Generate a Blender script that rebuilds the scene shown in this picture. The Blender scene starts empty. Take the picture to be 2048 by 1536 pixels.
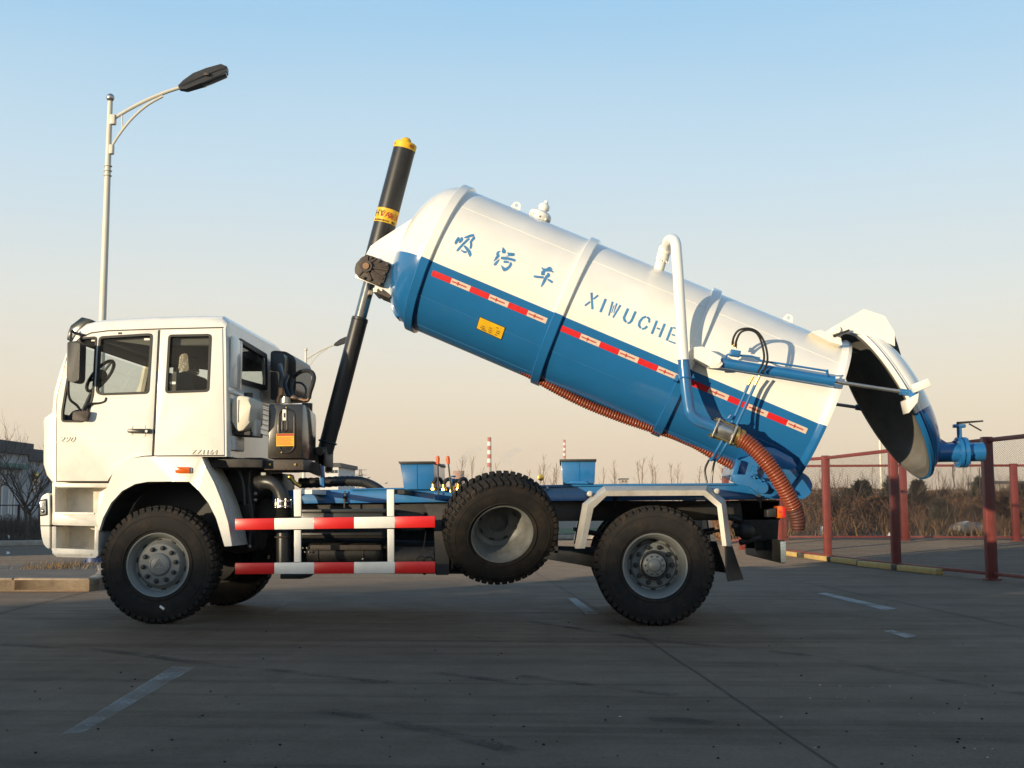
import bpy, bmesh, math, random
from mathutils import Vector, Matrix, Quaternion
random.seed(7)
R_ = math.radians
SC = bpy.context.scene
COL = SC.collection

# ---------------------------------------------------------------- camera
FPX, CXP, CYP = 2400.0, 1024.0, 768.0          # focal length and centre in pixels of the 2048 px photograph
YAW, PITCH = R_(2.5), math.atan(250.0 / 2400.0)
CAM = Vector((0.0, -11.35, 1.085))
cam_d = bpy.data.cameras.new('camera')
cam = bpy.data.objects.new('camera', cam_d)
COL.objects.link(cam)
cam.location = CAM
cam.rotation_euler = (math.pi / 2 + PITCH, 0, YAW)
cam_d.sensor_width = 36.0
cam_d.lens = 36.0 * FPX / 2048.0
cam_d.clip_start = 0.1
cam_d.clip_end = 9000
SC.camera = cam

# ---------------------------------------------------------------- light
SUN_EL, SUN_AZ = R_(5.4), R_(42)               # low sun behind the camera, to the left
SUN_DIR = Vector((math.sin(SUN_AZ) * math.cos(SUN_EL), math.cos(SUN_AZ) * math.cos(SUN_EL), -math.sin(SUN_EL)))
sd = bpy.data.lights.new('sun', 'SUN')
sd.energy = 5.0
sd.angle = R_(0.53)
sd.color = (1.0, 0.82, 0.56)
sun = bpy.data.objects.new('sun', sd)
COL.objects.link(sun)
sun.rotation_euler = SUN_DIR.to_track_quat('-Z', 'Y').to_euler()

world = bpy.data.worlds.new('World')
SC.world = world
world.use_nodes = True
wn, wl = world.node_tree.nodes, world.node_tree.links
wn.clear()
w_out = wn.new('ShaderNodeOutputWorld')
w_bg = wn.new('ShaderNodeBackground')
w_sky = wn.new('ShaderNodeTexSky')
w_sky.sky_type = 'NISHITA'
w_sky.sun_disc = False
w_sky.sun_elevation = SUN_EL
w_sky.sun_rotation = R_(222)
w_sky.air_density = 1.0
w_sky.dust_density = 2.0
w_sky.ozone_density = 1.0
w_bg.inputs[1].default_value = 0.15
# the whole sky dome carries a pale dusty band along the horizon that thins out with elevation
w_tc = wn.new('ShaderNodeTexCoord')
w_sep = wn.new('ShaderNodeSeparateXYZ')
w_ramp = wn.new('ShaderNodeValToRGB')
w_mix = wn.new('ShaderNodeMix')
w_mix.data_type = 'RGBA'
wl.new(w_tc.outputs['Generated'], w_sep.inputs[0])
w_ns = wn.new('ShaderNodeTexNoise')             # barely visible uneven haze
w_ns.inputs['Scale'].default_value = 2.2
w_ns.inputs['Detail'].default_value = 5
w_mp = wn.new('ShaderNodeMapping')
w_mp.inputs['Scale'].default_value = (1, 1, 5)
wl.new(w_tc.outputs['Generated'], w_mp.inputs[0])
wl.new(w_mp.outputs[0], w_ns.inputs['Vector'])
w_ad = wn.new('ShaderNodeMath')
w_ad.operation = 'MULTIPLY_ADD'
w_ad.inputs[1].default_value = .05
w_off = wn.new('ShaderNodeMath')
w_off.operation = 'SUBTRACT'
w_off.inputs[1].default_value = .025
wl.new(w_sep.outputs['Z'], w_off.inputs[0])
wl.new(w_ns.outputs['Fac'], w_ad.inputs[0])
wl.new(w_off.outputs[0], w_ad.inputs[2])
wl.new(w_ad.outputs[0], w_ramp.inputs[0])
cr = w_ramp.color_ramp
SKY = [(0.0, (.71, .55, .395)), (0.045, (.77, .625, .455)), (0.10, (.77, .69, .555)), (0.17, (.70, .72, .685)), (0.27, (.53, .68, .78)),
       (0.40, (.32, .56, .78)), (0.62, (.16, .33, .56)), (1.0, (.09, .20, .40))]
while len(cr.elements) < len(SKY):
    cr.elements.new(0.5)
for e, (p, c) in zip(cr.elements, SKY):
    e.position = p
    e.color = (c[0], c[1], c[2], 1)
w_scale = wn.new('ShaderNodeVectorMath')
w_scale.operation = 'SCALE'
w_scale.inputs['Scale'].default_value = .95 / 0.15
wl.new(w_ramp.outputs[0], w_scale.inputs[0])
w_mix.inputs[0].default_value = 0.92
wl.new(w_sky.outputs[0], w_mix.inputs[6])
wl.new(w_scale.outputs[0], w_mix.inputs[7])
wl.new(w_mix.outputs[2], w_bg.inputs[0])
wl.new(w_bg.outputs[0], w_out.inputs[0])

vs = SC.view_settings
vs.view_transform = 'Standard'
vs.look = 'None'
vs.exposure = 0.30
vs.gamma = 1.0
vs.use_curve_mapping = False
SC.cycles.max_bounces = 6
SC.cycles.transparent_max_bounces = 24
SC.cycles.sample_clamp_indirect = 4.0
SC.cycles.caustics_reflective = False
SC.cycles.caustics_refractive = False

# ---------------------------------------------------------------- measuring: photograph pixel -> point of the place
cR = Vector((math.cos(YAW), math.sin(YAW), 0))
cF0 = Vector((-math.sin(YAW), math.cos(YAW), 0))
Zup = Vector((0, 0, 1))
cF = cF0 * math.cos(PITCH) + Zup * math.sin(PITCH)
cU = -cF0 * math.sin(PITCH) + Zup * math.cos(PITCH)


def ray(px, py):
    return cF * FPX + cR * (px - CXP) - cU * (py - CYP)


def P(px, py, y=0.0):                      # on the plane y = const (along the truck)
    d = ray(px, py)
    return CAM + d * ((y - CAM.y) / d.y)


def PX(px, py, x):                         # on the plane x = const (across the truck)
    d = ray(px, py)
    return CAM + d * ((x - CAM.x) / d.x)


def PD(px, py, D):                         # at horizontal distance D in front of the viewer
    d = ray(px, py)
    return CAM + d * (D / d.dot(cF0))


def PG(px, py, z=0.0):                     # on the ground plane
    d = ray(px, py)
    return CAM + d * ((z - CAM.z) / d.z)


def PP(pts, y):
    return [P(a, b, y) for a, b in pts]


# ---------------------------------------------------------------- materials
def mat(name, col, rough=0.5, metal=0.0, var=0.0, vscale=6.0, bump=0.0, bscale=40.0, coat=0.0, col2=None, dirt=None, dirt_amt=0.0, dirt_scale=3.0, spec=0.5):
    m = bpy.data.materials.new(name)
    m.use_nodes = True
    n, l = m.node_tree.nodes, m.node_tree.links
    b = n['Principled BSDF']
    b.inputs['Base Color'].default_value = (*col, 1)
    b.inputs['Roughness'].default_value = rough
    b.inputs['Metallic'].default_value = metal
    b.inputs['Specular IOR Level'].default_value = spec
    if coat:
        b.inputs['Coat Weight'].default_value = coat
        b.inputs['Coat Roughness'].default_value = 0.08
    src = None
    tc = n.new('ShaderNodeTexCoord')
    if var or col2:
        ns = n.new('ShaderNodeTexNoise')
        ns.inputs['Scale'].default_value = vscale
        ns.inputs['Detail'].default_value = 6
        ns.inputs['Roughness'].default_value = .65
        l.new(tc.outputs['Object'], ns.inputs['Vector'])
        rp = n.new('ShaderNodeValToRGB')
        c2 = col2 or tuple(min(1, c * (1 + var)) for c in col)
        c1 = col if col2 else tuple(c * (1 - var) for c in col)
        rp.color_ramp.elements[0].position = .3
        rp.color_ramp.elements[1].position = .7
        rp.color_ramp.elements[0].color = (*c1, 1)
        rp.color_ramp.elements[1].color = (*c2, 1)
        l.new(ns.outputs['Fac'], rp.inputs[0])
        src = rp.outputs[0]
        rr = n.new('ShaderNodeMapRange')
        rr.inputs['To Min'].default_value = max(0.02, rough * .85)
        rr.inputs['To Max'].default_value = min(1, rough * 1.2)
        l.new(ns.outputs['Fac'], rr.inputs['Value'])
        l.new(rr.outputs[0], b.inputs['Roughness'])
    if dirt:
        nd = n.new('ShaderNodeTexNoise')
        nd.inputs['Scale'].default_value = dirt_scale
        nd.inputs['Detail'].default_value = 8
        nd.inputs['Roughness'].default_value = .7
        l.new(tc.outputs['Object'], nd.inputs['Vector'])
        mr = n.new('ShaderNodeMapRange')
        mr.inputs['From Min'].default_value = .48
        mr.inputs['From Max'].default_value = .75
        mr.inputs['To Max'].default_value = dirt_amt
        l.new(nd.outputs['Fac'], mr.inputs['Value'])
        mx = n.new('ShaderNodeMix')
        mx.data_type = 'RGBA'
        l.new(mr.outputs[0], mx.inputs[0])
        if src:
            l.new(src, mx.inputs[6])
        else:
            mx.inputs[6].default_value = (*col, 1)
        mx.inputs[7].default_value = (*dirt, 1)
        src = mx.outputs[2]
    if src:
        l.new(src, b.inputs['Base Color'])
    if bump:
        nb = n.new('ShaderNodeTexNoise')
        nb.inputs['Scale'].default_value = bscale
        nb.inputs['Detail'].default_value = 5
        l.new(tc.outputs['Object'], nb.inputs['Vector'])
        bp = n.new('ShaderNodeBump')
        bp.inputs['Strength'].default_value = bump
        bp.inputs['Distance'].default_value = .02
        l.new(nb.outputs['Fac'], bp.inputs['Height'])
        l.new(bp.outputs[0], b.inputs['Normal'])
    return m


def two_tone(name, axis, thr, lo, hi, rough=.22):
    """paint that changes colour where dot(position, axis) passes thr"""
    m = mat(name, hi, rough, coat=.5)
    n, l = m.node_tree.nodes, m.node_tree.links
    b = n['Principled BSDF']
    tc = n.new('ShaderNodeTexCoord')
    dp = n.new('ShaderNodeVectorMath')
    dp.operation = 'DOT_PRODUCT'
    dp.inputs[1].default_value = axis
    l.new(tc.outputs['Object'], dp.inputs[0])
    gt = n.new('ShaderNodeMath')
    gt.operation = 'GREATER_THAN'
    gt.inputs[1].default_value = thr
    l.new(dp.outputs['Value'], gt.inputs[0])
    ns = n.new('ShaderNodeTexNoise')
    ns.inputs['Scale'].default_value = 2.2
    ns.inputs['Detail'].default_value = 7
    l.new(tc.outputs['Object'], ns.inputs['Vector'])
    mr = n.new('ShaderNodeMapRange')
    mr.inputs['From Min'].default_value = .35
    mr.inputs['From Max'].default_value = .75
    mr.inputs['To Min'].default_value = .90
    mr.inputs['To Max'].default_value = 1.04
    l.new(ns.outputs['Fac'], mr.inputs['Value'])
    mx = n.new('ShaderNodeMix')
    mx.data_type = 'RGBA'
    mx.inputs[6].default_value = (*lo, 1)
    mx.inputs[7].default_value = (*hi, 1)
    l.new(gt.outputs[0], mx.inputs[0])
    sc = n.new('ShaderNodeVectorMath')
    sc.operation = 'SCALE'
    l.new(mx.outputs[2], sc.inputs[0])
    l.new(mr.outputs[0], sc.inputs['Scale'])
    l.new(sc.outputs[0], b.inputs['Base Color'])
    # faint waviness of rolled sheet
    nw = n.new('ShaderNodeTexNoise')
    nw.inputs['Scale'].default_value = 1.4
    l.new(tc.outputs['Object'], nw.inputs['Vector'])
    bp = n.new('ShaderNodeBump')
    bp.inputs['Strength'].default_value = .12
    bp.inputs['Distance'].default_value = .05
    l.new(nw.outputs['Fac'], bp.inputs['Height'])
    l.new(bp.outputs[0], b.inputs['Normal'])
    return m


def glass(name, tint, refl=1.0):
    m = bpy.data.materials.new(name)
    m.use_nodes = True
    n, l = m.node_tree.nodes, m.node_tree.links
    n.clear()
    o = n.new('ShaderNodeOutputMaterial')
    t = n.new('ShaderNodeBsdfTransparent')
    t.inputs[0].default_value = (*tint, 1)
    g = n.new('ShaderNodeBsdfGlossy')
    g.inputs['Roughness'].default_value = .03
    f = n.new('ShaderNodeFresnel')
    f.inputs[0].default_value = 1.5
    ms = n.new('ShaderNodeMath')
    ms.operation = 'MULTIPLY'
    gm = n.new('ShaderNodeNewGeometry')          # only the outer face of a pane mirrors
    iv = n.new('ShaderNodeMath')
    iv.operation = 'SUBTRACT'
    iv.inputs[0].default_value = refl
    l.new(gm.outputs['Backfacing'], iv.inputs[1])
    iv.use_clamp = True
    l.new(f.outputs[0], ms.inputs[0])
    l.new(iv.outputs[0], ms.inputs[1])
    x = n.new('ShaderNodeMixShader')
    l.new(ms.outputs[0], x.inputs[0])
    l.new(t.outputs[0], x.inputs[1])
    l.new(g.outputs[0], x.inputs[2])
    l.new(x.outputs[0], o.inputs[0])
    return m


WHITE = (.82, .79, .715)
BLUE = (.015, .132, .335)
M = {}
M['white'] = mat('white_cab_paint', WHITE, .24, var=.03, vscale=1.5, coat=.5, dirt=(.50, .44, .35), dirt_amt=.34, dirt_scale=2.6)
M['white_low'] = mat('white_step_plastic', (.74, .70, .62), .38, var=.05, vscale=3, dirt=(.34, .29, .23), dirt_amt=.6, dirt_scale=7)
M['white_tank'] = mat('white_tank_fittings', WHITE, .28, var=.04, vscale=4, coat=.4)
M['blue'] = mat('blue_frame_paint', BLUE, .28, var=.12, vscale=3, coat=.4, bump=.05, bscale=6, dirt=(.10, .12, .13), dirt_amt=.35, dirt_scale=5)
M['blue_line'] = mat('matt_blue_line_paint', BLUE, .6, var=.15, vscale=8)
M['black'] = mat('black_chassis_paint', (.018, .017, .016), .55, var=.3, vscale=8, dirt=(.08, .065, .05), dirt_amt=.5, dirt_scale=4)
M['cyl'] = mat('black_ram_paint', (.014, .013, .012), .38, var=.15, vscale=4, dirt=(.06, .05, .04), dirt_amt=.25, dirt_scale=5, coat=.15)
M['plastic'] = mat('black_plastic', (.022, .021, .020), .36, var=.2, vscale=10, bump=.05, bscale=60)
M['rubber'] = mat('tyre_rubber', (.016, .0145, .013), .8, var=.25, vscale=12, bump=.1, bscale=50, dirt=(.060, .042, .029), dirt_amt=.7, dirt_scale=5, spec=.25)
M['seal'] = mat('window_rubber', (.012, .012, .012), .6)
M['rim'] = mat('grey_wheel_paint', (.19, .20, .195), .42, var=.12, vscale=8, dirt=(.16, .12, .08), dirt_amt=.4, dirt_scale=9)
M['rimdark'] = mat('dull_wheel_paint', (.145, .15, .145), .5, var=.2, vscale=8, dirt=(.05, .045, .04), dirt_amt=.7, dirt_scale=6)
M['nut'] = mat('oiled_wheel_nut', (.05, .05, .052), .4, metal=.6, var=.2)
M['chrome'] = mat('polished_ram_stage', (.36, .34, .31), .18, metal=1.0, var=.08, vscale=20)
M['steel'] = mat('bare_steel', (.45, .43, .40), .35, metal=.9, var=.2, vscale=15)
M['brass'] = mat('brass_fitting', (.62, .42, .12), .3, metal=.9, var=.2, vscale=20)
M['fender'] = mat('galvanised_mudguard', (.52, .49, .44), .42, metal=.25, var=.12, vscale=7, dirt=(.25, .21, .17), dirt_amt=.4, dirt_scale=6)
M['red'] = mat('red_rail_paint', (.62, .012, .012), .35, var=.08, vscale=5, coat=.2)
M['offwhite'] = mat('white_rail_paint', (.78, .75, .68), .38, var=.05, vscale=5, dirt=(.4, .35, .28), dirt_amt=.3)
M['tape_red'] = mat('red_reflective_tape', (.56, .012, .016), .4, var=.1, vscale=30)
M['tape_white'] = mat('pale_reflective_tape', (.60, .47, .38), .45, var=.12, vscale=30)
M['ink'] = mat('dark_print', (.06, .03, .03), .6)
M['redink'] = mat('red_print', (.42, .03, .02), .6)
M['blackink'] = mat('black_print', (.015, .012, .01), .6)
M['letter'] = mat('blue_lettering_paint', (.05, .20, .42), .45, var=.18, vscale=14)
M['yellow'] = mat('yellow_plate', (.72, .42, .015), .42, var=.1, vscale=10)
M['yellow_cap'] = mat('yellow_ram_cap', (.80, .46, .01), .4, var=.06)
M['amber'] = mat('amber_lens', (.62, .11, .008), .22, coat=.5, var=.2, vscale=40)
M['orange_grip'] = mat('orange_grip', (.72, .10, .02), .4)
M['hose'] = mat('orange_suction_hose', (.215, .046, .017), .42, var=.2, vscale=6, coat=.2, dirt=(.10, .035, .02), dirt_amt=.6, dirt_scale=3)
M['hoseshade'] = mat('shaded_hose_end', (.075, .022, .014), .6, var=.3, vscale=6)  # hose colour darkened to paint in the shade on its end
M['lid_in'] = mat('lid_inside_paint', (.135, .128, .115), .5, var=.25, vscale=3, dirt=(.06, .055, .05), dirt_amt=.6, dirt_scale=2)
M['cast'] = mat('dark_cast_iron', (.055, .040, .030), .6, var=.3, vscale=15, bump=.2, bscale=50)
M['trim'] = mat('cab_inside_trim', (.10, .095, .088), .8, var=.1)
M['seat'] = mat('seat_cloth', (.07, .065, .06), .9, var=.2)
M['wrap'] = mat('seat_plastic_wrap', (.30, .26, .20), .15, bump=1.0, bscale=26, coat=1.0)
M['glass'] = glass('cab_window_glass', (.93, .95, .94), 1.0)
M['lampglass'] = mat('headlamp_lens', (.75, .72, .65), .08, metal=.6, var=.3, vscale=30, coat=1)
M['jug'] = mat('white_jug_plastic', (.66, .60, .48), .45, var=.06)
M['oiltank'] = mat('black_oil_tank_paint', (.028, .023, .018), .25, var=.2, vscale=5, coat=.6)
M['flap'] = mat('rubber_mudflap', (.05, .038, .028), .8, var=.3)
M['reflect'] = mat('grey_reflector', (.42, .46, .42), .3, metal=.3, var=.3, vscale=60)
M['visor'] = mat('smoked_visor', (.016, .022, .020), .15, coat=.6)
M['badge'] = mat('chrome_badge', (.62, .58, .50), .3, metal=.3)
M['badge_white'] = mat('white_badge', (.66, .63, .56), .3, metal=.2)
M['copper'] = mat('coppery_hose_end', (.45, .26, .14), .35, metal=.8, var=.2)

# ---------------------------------------------------------------- building blocks
WM = {}                                     # world translation of every object built here


def tag(o, label=None, cat=None, group=None, kind=None):
    if label: o['label'] = label
    if cat: o['category'] = cat
    if group: o['group'] = group
    if kind: o['kind'] = kind
    return o


def thing(name, loc, label, cat, group=None):
    o = bpy.data.objects.new(name, None)
    o.empty_display_size = .2
    COL.objects.link(o)
    o.location = loc
    WM[o.name] = Vector(loc)
    return tag(o, label, cat, group)


def group_part(name, loc, parent):
    o = bpy.data.objects.new(name, None)
    o.empty_display_size = .1
    COL.objects.link(o)
    o.parent = parent
    o.location = Vector(loc) - WM[parent.name]
    WM[o.name] = Vector(loc)
    return o


class MB:
    def __init__(s):
        s.bm = bmesh.new()
        s.mi = 0

    def _f(s, vs):
        try:
            f = s.bm.faces.new(vs)
            f.material_index = s.mi
            return f
        except ValueError:
            return None

    def hexa(s, p, bevel=0.0):
        """8 points: bottom ring 0-3, top ring 4-7"""
        v = [s.bm.verts.new(q) for q in p]
        fs = [s._f([v[i] for i in q]) for q in ((3, 2, 1, 0), (4, 5, 6, 7), (0, 1, 5, 4), (1, 2, 6, 5), (2, 3, 7, 6), (3, 0, 4, 7))]
        s._bev(v, bevel)
        return s

    def _bev(s, verts, w, seg=2):
        if w <= 0: return
        es = set()
        for v in verts:
            for e in v.link_edges: es.add(e)
        bmesh.ops.bevel(s.bm, geom=list(es), offset=w, segments=seg, affect='EDGES', profile=.5, clamp_overlap=True, material=-1)

    def box(s, c, size, rot=None, bevel=0.0):
        c = Vector(c); h = Vector(size) / 2
        m = rot if rot is not None else Matrix.Identity(3)
        q = [c + m @ Vector((a * h.x, b * h.y, d * h.z)) for d in (-1, 1) for a, b in ((-1, -1), (1, -1), (1, 1), (-1, 1))]
        return s.hexa(q, bevel)

    def bb(s, lo, hi, bevel=0.0):
        lo, hi = Vector(lo), Vector(hi)
        return s.box((lo + hi) / 2, hi - lo, None, bevel)

    def prism(s, pts, vec, bevel=0.0, caps=True):
        vec = Vector(vec)
        a = [s.bm.verts.new(p) for p in pts]
        b = [s.bm.verts.new(Vector(p) + vec) for p in pts]
        n = len(pts)
        if caps:
            s._f(list(reversed(a))); s._f(b)
        for i in range(n):
            j = (i + 1) % n
            s._f([a[i], a[j], b[j], b[i]])
        if bevel: s._bev(a + b, bevel)
        return s

    def frame(s, outer, inner, vec):
        """closed band between two outlines of the same length, given thickness"""
        vec = Vector(vec); n = len(outer)
        r = [[s.bm.verts.new(p) for p in outer], [s.bm.verts.new(p) for p in inner], [s.bm.verts.new(Vector(p) + vec) for p in inner], [s.bm.verts.new(Vector(p) + vec) for p in outer]]
        for i in range(n):
            j = (i + 1) % n
            for k in range(4):
                q = (k + 1) % 4
                s._f([r[k][i], r[k][j], r[q][j], r[q][i]])
        return s

    def tube(s, path, rad, seg=10, caps=True, up=None):
        path = [Vector(p) for p in path]
        n = len(path)
        rads = rad if isinstance(rad, (list, tuple)) else [rad] * n
        rings = []
        prev = None
        for i, p in enumerate(path):
            t = (path[min(i + 1, n - 1)] - path[max(i - 1, 0)])
            if t.length < 1e-9: t = Vector((0, 0, 1))
            t.normalize()
            if prev is None:
                a = Vector((0, 1, 0)) if abs(t.y) < .9 else Vector((1, 0, 0))
                u = t.cross(a).normalized()
            else:
                u = (prev - t * prev.dot(t))
                u = u.normalized() if u.length > 1e-6 else t.orthogonal().normalized()
            prev = u
            w = t.cross(u)
            rings.append([s.bm.verts.new(p + (u * math.cos(k * 2 * math.pi / seg) + w * math.sin(k * 2 * math.pi / seg)) * rads[i]) for k in range(seg)])
        for i in range(n - 1):
            for k in range(seg):
                q = (k + 1) % seg
                s._f([rings[i][k], rings[i][q], rings[i + 1][q], rings[i + 1][k]])
        if caps:
            s._f(list(reversed(rings[0]))); s._f(rings[-1])
        return s

    def lathe(s, prof, o, ax, seg=32, close=False, ref=None):
        """prof: (radius, height along ax)"""
        ax = Vector(ax).normalized(); o = Vector(o)
        u = Vector(ref) if ref is not None else ax.orthogonal()
        u = (u - ax * u.dot(ax)).normalized()
        w = ax.cross(u)
        rings = []
        for r, h in prof:
            if r < 1e-6:
                rings.append([s.bm.verts.new(o + ax * h)])
            else:
                rings.append([s.bm.verts.new(o + ax * h + (u * math.cos(k * 2 * math.pi / seg) + w * math.sin(k * 2 * math.pi / seg)) * r) for k in range(seg)])
        m = len(prof)
        for i in range(m if close else m - 1):
            A, B = rings[i], rings[(i + 1) % m]
            for k in range(seg):
                q = (k + 1) % seg
                if len(A) == 1 and len(B) == 1: continue
                if len(A) == 1: s._f([A[0], B[q], B[k]])
                elif len(B) == 1: s._f([A[k], A[q], B[0]])
                else: s._f([A[k], A[q], B[q], B[k]])
        return s

    def cyl(s, a, b, r, seg=20, r2=None):
        a, b = Vector(a), Vector(b)
        L = (b - a).length
        r2 = r if r2 is None else r2
        return s.lathe([(0, 0), (r, 0), (r2, L), (0, L)], a, b - a, seg)

    def ball(s, c, r, seg=12, sq=(1, 1, 1)):
        c = Vector(c)
        k = 7
        prof = [(r * math.sin(math.pi * i / k), -r * math.cos(math.pi * i / k)) for i in range(k + 1)]
        prof[0] = (0, -r); prof[-1] = (0, r)
        st = len(s.bm.verts)
        s.lathe(prof, (0, 0, 0), (0, 0, 1), seg)
        s.bm.verts.ensure_lookup_table()
        for v in s.bm.verts[st:]:
            v.co = Vector((v.co.x * sq[0], v.co.y * sq[1], v.co.z * sq[2])) + c
        return s

    def torus(s, c, ax, R, r, seg=32, rs=8):
        prof = [(R + r * math.cos(2 * math.pi * i / rs), r * math.sin(2 * math.pi * i / rs)) for i in range(rs)]
        return s.lathe(prof, c, ax, seg, close=True)

    def quad(s, a, b, c, d):
        s._f([s.bm.verts.new(p) for p in (a, b, c, d)])
        return s

    def poly(s, pts):
        s._f([s.bm.verts.new(p) for p in pts])
        return s

    def mesh(s, name, mats, sharp=35, normals=True):
        if normals:
            bmesh.ops.recalc_face_normals(s.bm, faces=s.bm.faces)
        me = bpy.data.meshes.new(name)
        s.bm.to_mesh(me)
        s.bm.free()
        for m in (mats if isinstance(mats, (list, tuple)) else [mats]):
            me.materials.append(m)
        if sharp is not None and len(me.polygons):
            me.polygons.foreach_set('use_smooth', [True] * len(me.polygons))
            me.set_sharp_from_angle(angle=R_(sharp))
        return me

    def build(s, name, mats, parent=None, sharp=35, kind=None, label=None, normals=True):
        me = s.mesh(name, mats, sharp, normals)
        return link(name, me, parent, kind, label)


def link(name, me, parent=None, kind=None, label=None, at=None):
    """mesh data in world coordinates unless at is given (then the data are local to that point)"""
    o = bpy.data.objects.new(name, me)
    COL.objects.link(o)
    w = Vector(at) if at is not None else Vector((0, 0, 0))
    if parent is not None:
        o.parent = parent
        o.location = w - WM[parent.name]
    else:
        o.location = w
    WM[o.name] = w
    if kind: o['kind'] = kind
    if label: o['label'] = label
    return o


def smooth_path(pts, n=8):
    """Catmull-Rom through the points"""
    pts = [Vector(p) for p in pts]
    out = []
    for i in range(len(pts) - 1):
        p0 = pts[max(i - 1, 0)]; p1 = pts[i]; p2 = pts[i + 1]; p3 = pts[min(i + 2, len(pts) - 1)]
        for k in range(n):
            t = k / n
            out.append(.5 * ((2 * p1) + (p2 - p0) * t + (2 * p0 - 5 * p1 + 4 * p2 - p3) * t * t + (3 * p1 - p0 - 3 * p2 + p3) * t ** 3))
    out.append(pts[-1])
    return out


def boolean(me_a, cutters):
    """me_a minus every cutter mesh, all in world coordinates"""
    a = bpy.data.objects.new('tmp_a', me_a)
    COL.objects.link(a)
    cs = []
    for c in cutters:
        oc = bpy.data.objects.new('tmp_c', c)
        COL.objects.link(oc)
        md = a.modifiers.new('b', 'BOOLEAN')
        md.operation = 'DIFFERENCE'
        md.solver = 'EXACT'
        md.object = oc
        cs.append(oc)
    bpy.context.view_layer.update()
    dg = bpy.context.evaluated_depsgraph_get()
    me = bpy.data.meshes.new_from_object(a.evaluated_get(dg))
    for oc in cs:
        bpy.data.objects.remove(oc)
    bpy.data.objects.remove(a)
    return me


def finish(me, sharp=30):
    me.polygons.foreach_set('use_smooth', [True] * len(me.polygons))
    me.set_sharp_from_angle(angle=R_(sharp))
    return me


def rounded(pts, r, n=4):
    """round the corners of a 2-D outline"""
    out = []
    m = len(pts)
    for i in range(m):
        p = Vector(pts[i]); a = Vector(pts[i - 1]); b = Vector(pts[(i + 1) % m])
        da, db = (a - p), (b - p)
        ra = min(r, da.length * .45); rb = min(r, db.length * .45)
        A = p + da.normalized() * ra; B = p + db.normalized() * rb
        for k in range(n + 1):
            t = k / n
            out.append(tuple((1 - t) ** 2 * A + 2 * t * (1 - t) * p + t * t * B))
    return out


def grow(pts, d):
    """offset a 2-D outline outwards by d (clockwise or not)"""
    m = len(pts)
    area = sum(pts[i][0] * pts[(i + 1) % m][1] - pts[(i + 1) % m][0] * pts[i][1] for i in range(m))
    sg = 1 if area > 0 else -1
    out = []
    for i in range(m):
        p = Vector(pts[i]); a = Vector(pts[i - 1]); b = Vector(pts[(i + 1) % m])
        e1 = (p - a); e2 = (b - p)
        if e1.length < 1e-6: e1 = e2
        if e2.length < 1e-6: e2 = e1
        n1 = Vector((e1.y, -e1.x)).normalized() * sg
        n2 = Vector((e2.y, -e2.x)).normalized() * sg
        nn = (n1 + n2)
        nn = nn.normalized() if nn.length > 1e-6 else n1
        k = d / max(.5, nn.dot(n1))
        out.append((p.x + nn.x * k, p.y + nn.y * k))
    return out


def text_mesh(s, size, mat_, extrude=.004, shear=0.0, spacing=1.0):
    cu = bpy.data.curves.new('t', 'FONT')
    cu.body = s
    cu.size = size
    cu.extrude = extrude
    cu.shear = shear
    cu.space_character = spacing
    cu.align_x = 'CENTER'
    cu.align_y = 'CENTER'
    o = bpy.data.objects.new('t', cu)
    COL.objects.link(o)
    bpy.context.view_layer.update()
    dg = bpy.context.evaluated_depsgraph_get()
    me = bpy.data.meshes.new_from_object(o.evaluated_get(dg))
    bpy.data.objects.remove(o)
    me.materials.clear()
    me.materials.append(mat_)
    return me


def face_text(s, size, mat_, origin, parent, name='lettering', extrude=.004, shear=0.0, spacing=1.0, xax=(1, 0, 0), zax=(0, 0, 1), sx=1.0):
    """text lying on a plane: xax is the reading direction, zax its up direction"""
    me = text_mesh(s, size, mat_, extrude, shear, spacing)
    x = Vector(xax).normalized(); z = Vector(zax).normalized(); n = x.cross(z)
    o = Vector(origin)
    for v in me.vertices:
        c = v.co.copy()
        v.co = o + x * c.x * sx + z * c.y + n * c.z
    return link(name, me, parent)

# ================================================================ THE SETTING
def sstep(a, b_, x):
    t = min(1, max(0, (x - a) / (b_ - a))); return t * t * (3 - 2 * t)


def zg(x, y):
    """height of the ground: a flat lot that rises a little towards the far fence on the right"""
    D = (Vector((x, y, 0)) - CAM).dot(cF0)
    s = sstep(2.0, 6.0, x - .02 * D)
    ramp = .026 * min(max(D - 25, 0), 14)
    return ramp * s


def on_ground(px, py, lift=0.0):
    """photograph pixel -> point of the (nearly flat) ground"""
    p = PG(px, py)
    for _ in range(6):
        p = PG(px, py, zg(p.x, p.y))
    return Vector((p.x, p.y, zg(p.x, p.y) + lift))


def col_at(px, D):                          # ground point under pixel column px at distance D
    p = PD(px, 1018, D)
    return Vector((p.x, p.y, zg(p.x, p.y)))


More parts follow.
